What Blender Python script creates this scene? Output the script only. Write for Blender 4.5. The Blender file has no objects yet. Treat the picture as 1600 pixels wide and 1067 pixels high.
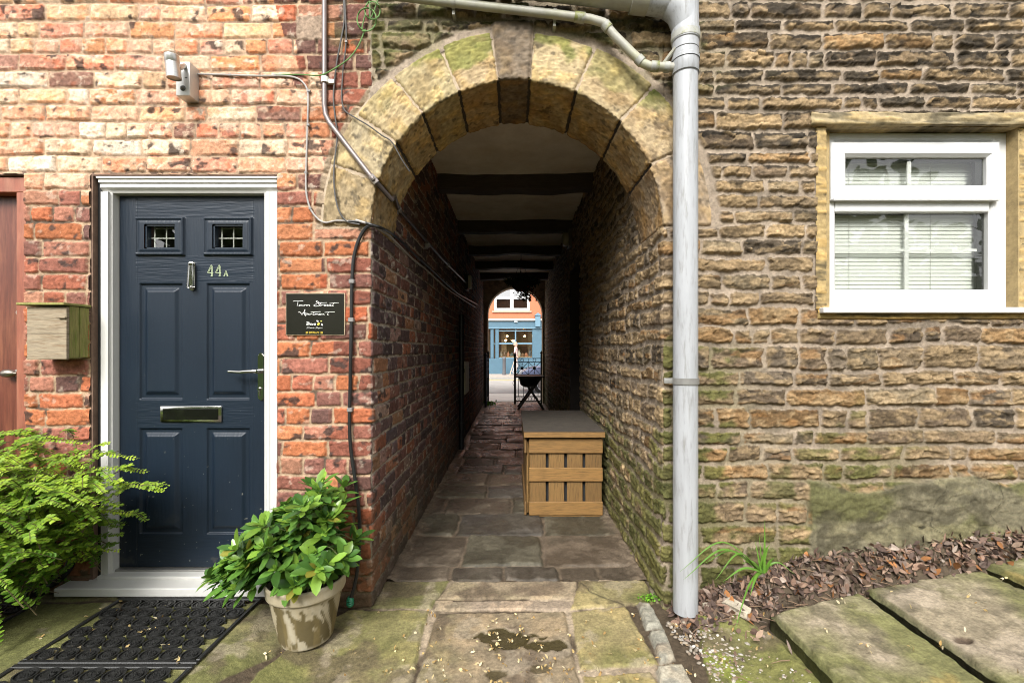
import bpy, bmesh, math, random
import numpy as np
from mathutils import Vector, Matrix
random.seed(7)
scene = bpy.context.scene
COL = scene.collection
F = 711.0; CAMH = 1.30; CAMY = -2.29
PI = math.pi

def at(px, py, y):
    """point of the depth plane y that the photograph shows at px, py"""
    d = y - CAMY
    return Vector(((px - 802) * d / F, y, CAMH + (546 - py) * d / F))

# ------------------------------------------------------------------ noise
def _h(ix, iy, s):
    n = (ix * 374761393 + iy * 668265263 + s * 974634777) & 0xffffffff
    n = ((n ^ (n >> 13)) * 1274126177) & 0xffffffff
    n = ((n ^ (n >> 15)) * 2246822519) & 0xffffffff
    return ((n ^ (n >> 16)) & 0xffffff) / float(0xffffff)

def vn(x, y, s=0):
    x = np.asarray(x, float); y = np.asarray(y, float)
    xf = np.floor(x); yf = np.floor(y)
    ix = xf.astype(np.int64); iy = yf.astype(np.int64)
    fx = x - xf; fy = y - yf
    fx = fx * fx * (3 - 2 * fx); fy = fy * fy * (3 - 2 * fy)
    a = _h(ix, iy, s); b = _h(ix + 1, iy, s); c = _h(ix, iy + 1, s); d = _h(ix + 1, iy + 1, s)
    return (a + (b - a) * fx) * (1 - fy) + (c + (d - c) * fx) * fy

def fbm(x, y, s=0, o=4, g=0.5):
    t = 0; a = 1.0; n = 0
    for i in range(o):
        t = t + a * (vn(x, y, s + 17 * i) * 2 - 1); n += a
        x = x * 2.03 + 11.3; y = y * 2.03 - 7.7; a *= g
    return t / n * 1.35

def ridged(x, y, s=0, o=4):
    t = 0; a = 1.0; n = 0
    for i in range(o):
        t = t + a * (1 - np.abs(vn(x, y, s + 31 * i) * 2 - 1)); n += a
        x = x * 2.1 + 3.1; y = y * 2.1 + 9.2; a *= 0.5
    return t / n

def facets(u, z, su, sz, seed):
    """broken stone: planes with their own height and tilt, meeting at sharp ledges"""
    x = u / su; y = z / sz; ix = np.floor(x).astype(np.int64); iy = np.floor(y).astype(np.int64)
    best = np.full(x.shape, 99.0); out = np.zeros(x.shape)
    for di in (-1, 0, 1):
        for dj in (-1, 0, 1):
            a, b = ix + di, iy + dj
            cx = a + _h(a, b, seed); cy = b + _h(a, b, seed + 1); dx_, dy_ = x - cx, y - cy
            d = dx_ * dx_ + dy_ * dy_; m = d < best
            best = np.where(m, d, best)
            out = np.where(m, (_h(a, b, seed + 2) - .5) + 1.1 * (_h(a, b, seed + 3) - .5) * dx_ + 1.6 * (_h(a, b, seed + 4) - .5) * dy_, out)
    return out

def ss(a, b, x):
    t = np.clip((x - a) / (b - a), 0, 1)
    return t * t * (3 - 2 * t)

def mix(a, b, t):
    t = np.asarray(t)[..., None]
    return a * (1 - t) + b * t

def c3(*v): return np.array(v, float)

# ------------------------------------------------------------------ mesh from arrays
def raw_mesh(name, V, Fq, C=None, smooth=True):
    V = np.asarray(V, np.float32).reshape(-1, 3); Fq = np.asarray(Fq, np.int32)
    me = bpy.data.meshes.new(name)
    n = len(Fq); k = Fq.shape[1]
    me.vertices.add(len(V)); me.vertices.foreach_set('co', V.ravel())
    me.loops.add(n * k); me.loops.foreach_set('vertex_index', Fq.ravel())
    me.polygons.add(n)
    me.polygons.foreach_set('loop_start', np.arange(0, n * k, k, dtype=np.int32))
    me.update(calc_edges=True)
    me.polygons.foreach_set('use_smooth', np.full(n, smooth, bool))
    if C is not None:
        C = np.asarray(C, np.float32).reshape(-1, C.shape[-1])
        if C.shape[1] == 3: C = np.concatenate([C, np.full((len(C), 1), 0.9, np.float32)], 1)
        a = me.color_attributes.new('Col', 'FLOAT_COLOR', 'POINT')
        a.data.foreach_set('color', C.astype(np.float32).ravel())
    me.validate()
    return me

def grid_faces(ny, nx, keep=None, off=0, flip=False):
    i = np.arange(ny * nx).reshape(ny, nx) + off
    f = np.stack([i[:-1, :-1], i[:-1, 1:], i[1:, 1:], i[1:, :-1]], -1)
    if flip: f = f[..., ::-1]
    f = f.reshape(-1, 4)
    if keep is not None: f = f[keep.ravel()]
    return f

def link(o, parent=None):
    COL.objects.link(o)
    if parent is not None:
        o.parent = parent
        off = parent.location.copy() if parent.parent is None else Vector((0, 0, 0))


        o.matrix_parent_inverse = Matrix.Translation(-off)
    return o

def mesh_obj(name, me, m, parent=None):
    o = bpy.data.objects.new(name, me)
    if m is not None: me.materials.append(m)
    return link(o, parent)

def tag(o, label, cat, group=None):
    o['label'] = label; o['category'] = cat
    if group: o['group'] = group
    return o

def thing(name, label, cat, loc=(0, 0, 0), group=None):
    o = bpy.data.objects.new(name, None); o.location = loc; o.empty_display_size = 0.1
    COL.objects.link(o)
    return tag(o, label, cat, group)

def struct(o, kind='structure'):
    o['kind'] = kind; return o

# ------------------------------------------------------------------ mesh builder
class MB:
    def __init__(s): s.bm = bmesh.new()
    def box(s, x0, x1, y0, y1, z0, z1, bev=0.0, seg=2, rot=None):
        x0, x1 = min(x0, x1), max(x0, x1); y0, y1 = min(y0, y1), max(y0, y1); z0, z1 = min(z0, z1), max(z0, z1)
        r = bmesh.ops.create_cube(s.bm, size=1.0)
        vs = r['verts']
        c = Vector(((x0 + x1) / 2, (y0 + y1) / 2, (z0 + z1) / 2))
        for v in vs:
            v.co = Vector((v.co.x * (x1 - x0), v.co.y * (y1 - y0), v.co.z * (z1 - z0)))
            if rot is not None: v.co = rot @ v.co
            v.co += c
        if bev > 0:
            es = list({e for v in vs for e in v.link_edges})
            bmesh.ops.bevel(s.bm, geom=es, offset=bev, segments=seg, affect='EDGES', profile=0.5)
        return s
    def ring(s, c, ax, r, n, up=None):
        ax = ax.normalized()
        u = ax.orthogonal().normalized() if up is None else (up - ax * up.dot(ax)).normalized()
        w = ax.cross(u)
        return [s.bm.verts.new(c + u * (r * math.cos(2 * PI * i / n)) + w * (r * math.sin(2 * PI * i / n))) for i in range(n)]
    def bridge(s, a, b):
        n = len(a)
        for i in range(n):
            s.bm.faces.new((a[i], a[(i + 1) % n], b[(i + 1) % n], b[i]))
    def tube(s, pts, r, n=10, caps=True):
        pts = [Vector(p) for p in pts]; prev = None; up = None
        rs = r if isinstance(r, (list, tuple)) else [r] * len(pts)
        first = None
        for i, p in enumerate(pts):
            if i == 0: ax = pts[1] - p
            elif i == len(pts) - 1: ax = p - pts[i - 1]
            else: ax = (pts[i + 1] - p).normalized() + (p - pts[i - 1]).normalized()
            if ax.length < 1e-9: ax = Vector((0, 0, 1))
            ax.normalize()
            if up is None: up = ax.orthogonal()
            up = (up - ax * up.dot(ax))
            if up.length < 1e-6: up = ax.orthogonal()
            up.normalize()
            k = s.ring(p, ax, rs[i], n, up)
            if prev: s.bridge(prev, k)
            else: first = k
            prev = k
        if caps:
            s.bm.faces.new(first[::-1]); s.bm.faces.new(prev)
        return s
    def cyl(s, a, b, r, n=16, r2=None):
        return s.tube([a, b], [r, r if r2 is None else r2], n)
    def lathe(s, c, prof, n=32, axis=Vector((0, 0, 1)), closed=False):
        """prof: list of (radius, height along axis)"""
        prev = None; first = None
        for r, h in prof:
            k = s.ring(Vector(c) + axis * h, axis, max(r, 1e-4), n)
            if prev: s.bridge(prev, k)
            else: first = k
            prev = k
        if closed: s.bm.faces.new(first[::-1]); s.bm.faces.new(prev)
        return s
    def prism(s, pts, off):
        """polygon (list of points) extruded by the vector off"""
        off = Vector(off)
        a = [s.bm.verts.new(Vector(p)) for p in pts]; b = [s.bm.verts.new(Vector(p) + off) for p in pts]
        s.bm.faces.new(a[::-1]); s.bm.faces.new(b); s.bridge(a, b)
        return s
    def quad(s, *p):
        s.bm.faces.new([s.bm.verts.new(Vector(q)) for q in p]); return s
    def build(s, name, m, parent=None, smooth=False, sharp=35):
        bmesh.ops.recalc_face_normals(s.bm, faces=s.bm.faces[:])
        me = bpy.data.meshes.new(name); s.bm.to_mesh(me); s.bm.free()
        if smooth:
            me.polygons.foreach_set('use_smooth', np.full(len(me.polygons), True, bool))
            try: me.set_sharp_from_angle(angle=math.radians(sharp))
            except Exception: pass
        return mesh_obj(name, me, m, parent)

def smooth_path(pts, n=6):
    """Catmull-Rom through the points"""
    P = [Vector(p) for p in pts]; P = [2 * P[0] - P[1]] + P + [2 * P[-1] - P[-2]]
    out = []
    for i in range(1, len(P) - 2):
        for k in range(n):
            t = k / n
            a, b, c, d = P[i - 1], P[i], P[i + 1], P[i + 2]
            out.append(0.5 * ((2 * b) + (c - a) * t + (2 * a - 5 * b + 4 * c - d) * t * t + (3 * b - a - 3 * c + d) * t ** 3))
    out.append(P[-2]); return out

# ------------------------------------------------------------------ materials
def nt(m): return m.node_tree.nodes, m.node_tree.links

def mat(name, col=(0.5, 0.5, 0.5), rough=0.6, metal=0.0, attr=False, var=0.0, vscale=8.0, col2=None, c2scale=6.0, c2t=(0.45, 0.7),
        bump=0.0, bscale=60.0, bdist=0.004, stretch=(1, 1, 1), rvar=0.0, spec=0.5, trans=0.0, emit=0.0, coat=0.0, objvar=0.0):
    m = bpy.data.materials.new(name); m.use_nodes = True
    N, L = nt(m); N.clear()
    out = N.new('ShaderNodeOutputMaterial'); b = N.new('ShaderNodeBsdfPrincipled')
    L.new(b.outputs[0], out.inputs[0])
    b.inputs['Roughness'].default_value = rough; b.inputs['Metallic'].default_value = metal
    b.inputs['Specular IOR Level'].default_value = spec
    if coat: b.inputs['Coat Weight'].default_value = coat; b.inputs['Coat Roughness'].default_value = 0.1
    tc = N.new('ShaderNodeTexCoord'); mp = N.new('ShaderNodeMapping'); mp.inputs['Scale'].default_value = stretch
    L.new(tc.outputs['Object'], mp.inputs[0])
    if attr:
        a = N.new('ShaderNodeAttribute'); a.attribute_name = 'Col'; csock = a.outputs['Color']
        L.new(a.outputs['Alpha'], b.inputs['Roughness'])
    else:
        rgb = N.new('ShaderNodeRGB'); rgb.outputs[0].default_value = (*col, 1); csock = rgb.outputs[0]
    if col2 is not None:
        n2 = N.new('ShaderNodeTexNoise'); n2.inputs['Scale'].default_value = c2scale; n2.inputs['Detail'].default_value = 8; n2.inputs['Roughness'].default_value = 0.65
        L.new(mp.outputs[0], n2.inputs['Vector'])
        r2 = N.new('ShaderNodeMapRange'); r2.inputs['From Min'].default_value = c2t[0]; r2.inputs['From Max'].default_value = c2t[1]
        L.new(n2.outputs[0], r2.inputs[0])
        mx = N.new('ShaderNodeMix'); mx.data_type = 'RGBA'; mx.inputs[7].default_value = (*col2, 1)
        L.new(r2.outputs[0], mx.inputs[0]); L.new(csock, mx.inputs[6]); csock = mx.outputs[2]
    if var > 0:
        n1 = N.new('ShaderNodeTexNoise'); n1.inputs['Scale'].default_value = vscale; n1.inputs['Detail'].default_value = 10; n1.inputs['Roughness'].default_value = 0.7
        L.new(mp.outputs[0], n1.inputs['Vector'])
        r1 = N.new('ShaderNodeMapRange'); r1.inputs['From Min'].default_value = 0.3; r1.inputs['From Max'].default_value = 0.7
        r1.inputs['To Min'].default_value = 1 - var; r1.inputs['To Max'].default_value = 1 + var
        L.new(n1.outputs[0], r1.inputs[0])
        vm = N.new('ShaderNodeVectorMath'); vm.operation = 'SCALE'
        L.new(csock, vm.inputs[0]); L.new(r1.outputs[0], vm.inputs['Scale']); csock = vm.outputs[0]
        if rvar > 0 and not attr:
            r3 = N.new('ShaderNodeMapRange'); r3.inputs['From Min'].default_value = 0.3; r3.inputs['From Max'].default_value = 0.7
            r3.inputs['To Min'].default_value = max(0.02, rough - rvar); r3.inputs['To Max'].default_value = min(1, rough + rvar)
            L.new(n1.outputs[0], r3.inputs[0]); L.new(r3.outputs[0], b.inputs['Roughness'])
    if objvar > 0:
        oi = N.new('ShaderNodeObjectInfo'); r4 = N.new('ShaderNodeMapRange'); r4.inputs['To Min'].default_value = 1 - objvar; r4.inputs['To Max'].default_value = 1 + objvar
        v4 = N.new('ShaderNodeVectorMath'); v4.operation = 'SCALE'; L.new(oi.outputs['Random'], r4.inputs[0]); L.new(csock, v4.inputs[0]); L.new(r4.outputs[0], v4.inputs['Scale']); csock = v4.outputs[0]
    L.new(csock, b.inputs['Base Color'])
    if bump > 0:
        n3 = N.new('ShaderNodeTexNoise'); n3.inputs['Scale'].default_value = bscale; n3.inputs['Detail'].default_value = 8; n3.inputs['Roughness'].default_value = 0.65
        L.new(mp.outputs[0], n3.inputs['Vector'])
        bp = N.new('ShaderNodeBump'); bp.inputs['Strength'].default_value = bump; bp.inputs['Distance'].default_value = bdist
        L.new(n3.outputs[0], bp.inputs['Height']); L.new(bp.outputs[0], b.inputs['Normal'])
    if trans > 0:
        tl = N.new('ShaderNodeBsdfTranslucent'); mxs = N.new('ShaderNodeMixShader'); mxs.inputs[0].default_value = trans
        L.new(csock, tl.inputs[0]); L.new(b.outputs[0], mxs.inputs[1]); L.new(tl.outputs[0], mxs.inputs[2]); L.new(mxs.outputs[0], out.inputs[0])
    if emit > 0:
        L.new(csock, b.inputs['Emission Color']); b.inputs['Emission Strength'].default_value = emit
    return m

def glass_mat(name, tint=(0.9, 0.95, 0.93), refl=0.12, rough=0.02):
    """thin window glass: see-through with a mirror share"""
    m = bpy.data.materials.new(name); m.use_nodes = True
    N, L = nt(m); N.clear()
    out = N.new('ShaderNodeOutputMaterial')
    t = N.new('ShaderNodeBsdfTransparent'); t.inputs[0].default_value = (*tint, 1)
    g = N.new('ShaderNodeBsdfGlossy'); g.inputs['Roughness'].default_value = rough; g.inputs[0].default_value = (1, 1, 1, 1)
    fr = N.new('ShaderNodeFresnel'); fr.inputs[0].default_value = 1.5
    ad = N.new('ShaderNodeMath'); ad.operation = 'ADD'; ad.inputs[1].default_value = refl; ad.use_clamp = True
    mx = N.new('ShaderNodeMixShader'); ge = N.new('ShaderNodeNewGeometry')
    inv = N.new('ShaderNodeMath'); inv.operation = 'SUBTRACT'; inv.inputs[0].default_value = 1.0; mu = N.new('ShaderNodeMath'); mu.operation = 'MULTIPLY'
    L.new(ge.outputs['Backfacing'], inv.inputs[1]); L.new(ad.outputs[0], mu.inputs[0]); L.new(inv.outputs[0], mu.inputs[1])
    L.new(fr.outputs[0], ad.inputs[0]); L.new(mu.outputs[0], mx.inputs[0]); L.new(t.outputs[0], mx.inputs[1]); L.new(g.outputs[0], mx.inputs[2]); L.new(mx.outputs[0], out.inputs[0])
    return m

M = {}
M['wall'] = mat('masonry', attr=True, var=0.34, vscale=60, bump=0.7, bscale=170, bdist=0.004, spec=0.2)
M['dress'] = mat('dressed_stone', attr=True, var=0.2, vscale=30, bump=0.5, bscale=110, bdist=0.004, spec=0.25)
M['flag'] = mat('flagstone', attr=True, var=0.36, vscale=75, bump=0.8, bscale=130, bdist=0.005, spec=0.3)
M['upvc'] = mat('white_upvc', (0.57, 0.57, 0.56), 0.32, var=0.03, vscale=5)
M['upvc_door'] = mat('white_frame', (0.585, 0.575, 0.545), 0.38, var=0.04, vscale=6)
M['chrome'] = mat('chrome', (0.50, 0.49, 0.46), 0.12, 1.0)
M['black'] = mat('black_plastic', (0.012, 0.012, 0.013), 0.42, var=0.2)
M['iron'] = mat('black_iron', (0.012, 0.012, 0.012), 0.5, var=0.2)
M['seal_gap'] = mat('seal_and_gap_black', (0.01, 0.01, 0.01), 0.6)
M['dark'] = mat('dark_interior', (0.02, 0.02, 0.02), 0.9)
# ------------------------------------------------------------------ passage and wall measures
XL, XR = -0.715, 0.755          # passage walls
AX, AZ, RI, RO = 0.02, 1.915, 0.735, 0.985   # arch
DEEP = 8.6                      # length of the passage
CEIL = 2.95

def layout(u, z, zb, joints):
    """course / block lookup -> ids, edge distances and local coordinates"""
    c = np.clip(np.searchsorted(zb, z.ravel(), side='right') - 1, 0, len(zb) - 2).reshape(z.shape)
    lo = np.zeros_like(u); hi = np.zeros_like(u); k = np.zeros(u.shape, np.int64)
    for ci in np.unique(c):
        m = c == ci; J = joints[ci]
        kk = np.clip(np.searchsorted(J, u[m], side='right') - 1, 0, len(J) - 2)
        k[m] = kk; lo[m] = J[kk]; hi[m] = J[kk + 1]
    return c, k, u - lo, hi - u, z - zb[c], zb[c + 1] - z

def rounded(dx, dz, r):
    ax = np.maximum(r - dx, 0); az = np.maximum(r - dz, 0)
    return np.where((dx > r) & (dz > r), np.minimum(dx, dz), r - np.sqrt(ax * ax + az * az))

def cuts_apply(x, z, cuts):
    """signed distance (positive outside all holes)"""
    d = np.full(np.broadcast(x, z).shape, 9.0)
    for (x0, x1, z0, z1) in cuts:
        qx = np.maximum(x0 - x, x - x1); qz = np.maximum(z0 - z, z - z1)
        o = np.sqrt(np.maximum(qx, 0) ** 2 + np.maximum(qz, 0) ** 2) + np.minimum(np.maximum(qx, qz), 0)
        d = np.minimum(d, o)
    return d

# ---------------- brick
rng = np.random.RandomState(11)
BZ = np.array(sorted([2.947 + 0.0844 * k + rng.uniform(-.004, .004) for k in range(-38, 12)]))
BJ = []
for i in range(len(BZ) - 1):
    idx = int(round((2.947 - BZ[i + 1]) / 0.0844))        # 0 = first course under z 2.947
    head = (idx % 5) == 1
    base = 0.1185 if head else 0.237
    p = -3.2 + (0.06 if head else (0.118 if idx % 2 else 0.0)) + rng.uniform(-.025, .025)
    J = []
    while p < 9.5:
        J.append(p); q = base
        if not head and rng.rand() < 0.10: q = 0.118
        p += q + rng.uniform(-.012, .012)
    BJ.append(np.array(J))

PALE = np.array([(.62, .35, .24), (.66, .50, .36), (.62, .31, .155), (.60, .37, .28), (.68, .54, .40), (.72, .65, .54), (.52, .26, .18), (.64, .42, .29), (.62, .35, .22), (.30, .17, .13), (.64, .45, .28), (.60, .38, .27)])
RED = np.array([(.43, .15, .075), (.34, .125, .08), (.28, .12, .09), (.42, .16, .075), (.22, .105, .085), (.46, .20, .10), (.36, .17, .12), (.15, .085, .075), (.40, .21, .14)])
DARKB = np.array([(.22, .085, .06), (.15, .075, .06), (.36, .11, .055), (.12, .065, .055), (.27, .10, .065), (.18, .09, .075)])
MORT = c3(.47, .36, .25)

def brick_field(u, z, front):
    """u: x - XL on the front (<0), depth into the passage (>0)"""
    wu = 0.005 * fbm(u * 18, z * 18, 3, 3); wz = 0.0045 * fbm(u * 14, z * 30, 5, 3) + 0.006 * fbm(u * 1.3, z * 0.8, 6, 2)
    c, k, l, r, b, t = layout(u + wu, z + wz, BZ, BJ)
    rnd = [_h(c.astype(np.int64), k, s) for s in (1, 2, 3, 4, 5)]
    edge = rounded(np.minimum(l, r), np.minimum(b, t), 0.012)
    rag = 0.0026 * fbm(u * 60, z * 60, 8, 3) + 0.0028 * (rnd[3] - .3)
    sd = edge - 0.0050 - rag
    face = ss(0.0, 0.0055, sd)
    n1 = fbm(u * 30 + rnd[0] * 50, z * 42, 21, 4); n2 = fbm(u * 90, z * 90, 22, 3)
    spall = ss(0.25, 0.55, fbm(u * 16 + rnd[1] * 90, z * 24, 23, 3) - 0.25 + 0.4 * (rnd[2] > .7))
    tilt = (rnd[0] - .5) * 0.008 * (l - r) / 0.2 + (rnd[4] - .5) * .005
    h = face * (0.008 + tilt + 0.0028 * n1 + 0.0013 * n2 - 0.004 * spall) + (1 - face) * (0.002 * fbm(u * 40, z * 40, 25, 3) - 0.0015)
    h = h - 0.0035 * face * (vn(u * 150, z * 150, 26) > .87)
    # colours
    x = u + XL
    pale = ss(2.04, 2.20, z) * ss(-.93, -1.22, x + 0.25 * (z - 2.6))
    pale = np.where(front, pale, 0)
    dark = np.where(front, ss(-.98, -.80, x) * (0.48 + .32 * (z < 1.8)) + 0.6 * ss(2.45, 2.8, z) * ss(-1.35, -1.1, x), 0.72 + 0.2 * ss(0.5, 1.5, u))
    sel = rnd[0]
    colp = PALE[(rnd[1] * len(PALE)).astype(int) % len(PALE)]; colr = RED[(rnd[1] * len(RED)).astype(int) % len(RED)]; cold = DARKB[(rnd[1] * len(DARKB)).astype(int) % len(DARKB)]
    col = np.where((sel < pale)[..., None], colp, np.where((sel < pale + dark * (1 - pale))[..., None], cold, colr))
    col = col * (0.80 + 0.38 * rnd[2])[..., None]
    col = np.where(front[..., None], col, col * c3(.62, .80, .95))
    cream = c3(.68, .56, .42)
    col = mix(col, cream * (0.8 + .35 * rnd[4])[..., None], pale * 0.52 * ss(.0, .3, n1 + 0.7 * fbm(u * 9 + rnd[2] * 40, z * 14, 41, 3) - .22 + .3 * (rnd[4] > .7)))
    col = mix(col, col * c3(1.25, .75, .55), 0.6 * ss(.15, .5, fbm(u * 14, z * 20 + rnd[3] * 30, 42, 3)) * pale)
    col = mix(col, c3(.055, .042, .038), 0.9 * ss(.32, .62, fbm(u * 17 + rnd[3] * 70, z * 22, 43, 4) - .13 + .22 * (rnd[2] > .78)))
    col = mix(col, c3(.64, .58, .48), (.30 + .5 * pale) * ss(.55, .7, fbm(u * 20, z * 26 + rnd[1] * 50, 44, 4) + .05))
    col = col * (1 + .22 * n2 + .16 * n1)[..., None]
    # algae and soil staining low on the wall
    low = ss(.62, .12, z + .1 * fbm(u * 5, z * 5, 45, 3))
    col = mix(col, c3(.10, .085, .045), np.where(front, .62, .45) * low)
    moss = ss(.1, .5, fbm(u * 4, z * 6, 46, 4)) * ss(2.45, 2.7, z) * ss(-1.0, -.8, x) * front
    col = mix(col, c3(.13, .14, .05), .6 * moss)
    mc = MORT * (0.86 + .3 * fbm(u * 25, z * 25, 47, 4))[..., None]
    mc = mix(mc, c3(.50, .385, .28), pale * .45)
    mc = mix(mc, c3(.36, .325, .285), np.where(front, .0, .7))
    mc = mix(mc, c3(.10, .09, .05), .75 * low)
    mc = mix(mc, c3(.07, .055, .045), .85 * ss(.25, .5, fbm(u * 11, z * 15, 48, 4)) * (1 - pale * .5))
    col = mix(mc, col, ss(-.0015, .0025, sd))
    col = np.where(front[..., None], col * c3(.90, .83, .78), col)
    return h, np.clip(col, .004, .9)

def strip(u, R, left=True):
    """positions and normals of the wrap: front wall, rounded corner, passage wall. u<0 front"""
    a = R * PI / 4
    t = np.clip((u + a) / (2 * a), 0, 1) * PI / 2
    s = 1 if left else -1
    X0 = XL if left else XR
    # centre of the corner arc is inside the masonry
    px = X0 - s * R + s * R * np.sin(t); py = R - R * np.cos(t)
    px = px + s * np.minimum(u + a, 0); py = py + np.maximum(u - a, 0)
    return px, py, s * np.sin(t), -np.cos(t)

def cells(a): return (a[:-1, :-1] + a[1:, :-1] + a[:-1, 1:] + a[1:, 1:]) / 4

def steps(a, b, s): return list(np.linspace(a, b, max(2, int(round(abs(b - a) / s)) + 1)))
def deep_steps():
    out = []; p = 0.012; 
    while p < DEEP: out.append(p); p += 0.005 + 0.0035 * p
    return out + [DEEP]
ST = 0.0052
ZS = np.array(steps(-.06, 3.16, ST) + [3.3, 3.6, 4.2, 5.4])

DOOR = (-2.120, -1.185, -0.2, 2.178)        # hole in the brick wall
SIDE = (-3.4, -2.452, -0.2, 2.18)           # hole for the red side door

uf = np.array(sorted(set([-2.4, -2.2] + steps(-1.95, -.02, ST) + steps(-.0195, .0105, .0025) + deep_steps())))
U, Z = np.meshgrid(uf, ZS)
h, col = brick_field(U, Z, U <= 0)
px, py, nx, ny = strip(U, .012, True)
fx = U + XL
dd = np.where(U <= 0, cuts_apply(fx, Z, [DOOR, SIDE]), 9)
keep = ~((U < .01) & (dd < 0))
ring = np.hypot(fx - AX, Z - AZ)
inarch = ((U <= .0) & (Z > AZ + .004) & (ring < RO - .035)) | ((U > .003) & (U < .40) & (Z > AZ + .012) & (Z < 2.62))
h = np.where((U <= 0) & (Z > AZ - .0), h - .012 * ss(.03, .0, ring - RO), h)
morthalo = (U <= 0) & (Z > AZ - .01)
col = mix(col, c3(.38, .29, .20) * (0.9 + .2 * fbm(U * 20, Z * 20, 77, 3))[..., None], np.where(morthalo, ss(.032, .02, ring - RO + .008 * fbm(U * 20, Z * 20, 78, 3)), 0))
# quoin of gritty stone let into the brickwork near the pipe
qs = cuts_apply(fx, Z, [(-1.085, -.94, 2.855, 2.972)]) + .004 * fbm(U * 40, Z * 40, 80, 3)
inq = (U <= 0) * ss(.003, -.003, qs)
col = mix(col, c3(.34, .25, .18) * (0.85 + .3 * fbm(U * 70, Z * 70, 81, 4))[..., None], inq)
h = h * (1 - inq) + inq * (.008 + .003 * fbm(U * 80, Z * 80, 82, 3))
kc = cells((keep & ~inarch).astype(float)) > .99
P = np.stack([px + nx * h, py + ny * h, Z], -1)
brick_house = thing('brick_house', 'red brick house front with navy front door beside the stone archway', 'house', (-1.6, 0, 0))
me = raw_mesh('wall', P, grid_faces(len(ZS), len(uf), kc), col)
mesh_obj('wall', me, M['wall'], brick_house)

# ---------------- rubble stone
rs = np.random.RandomState(5)
zb = [-.20]
while zb[-1] < 5.6:
    z_ = zb[-1]
    step = rs.uniform(.066, .100) if z_ > 1.45 else (rs.uniform(.075, .135) if z_ > .9 else rs.uniform(.075, .128))
    zb.append(z_ + step)
SZ = np.array(zb)
SJ = []
for i in range(len(SZ) - 1):
    J = [-9.5 + rs.uniform(0, .2)]
    while J[-1] < 3.6:
        w = rs.choice([.09, .16, .22, .28, .37], p=[.18, .22, .22, .22, .16]) * rs.uniform(.88, 1.14)
        J.append(J[-1] + w * (0.78 if J[-1] < -.6 else 1))
    SJ.append(np.array(J))
STONE = np.array([(.25, .185, .115), (.21, .155, .10), (.29, .21, .125), (.18, .135, .095), (.32, .235, .14), (.235, .18, .12), (.27, .17, .085), (.15, .12, .09), (.25, .20, .135)])
SMORT = c3(.48, .385, .29)

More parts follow.
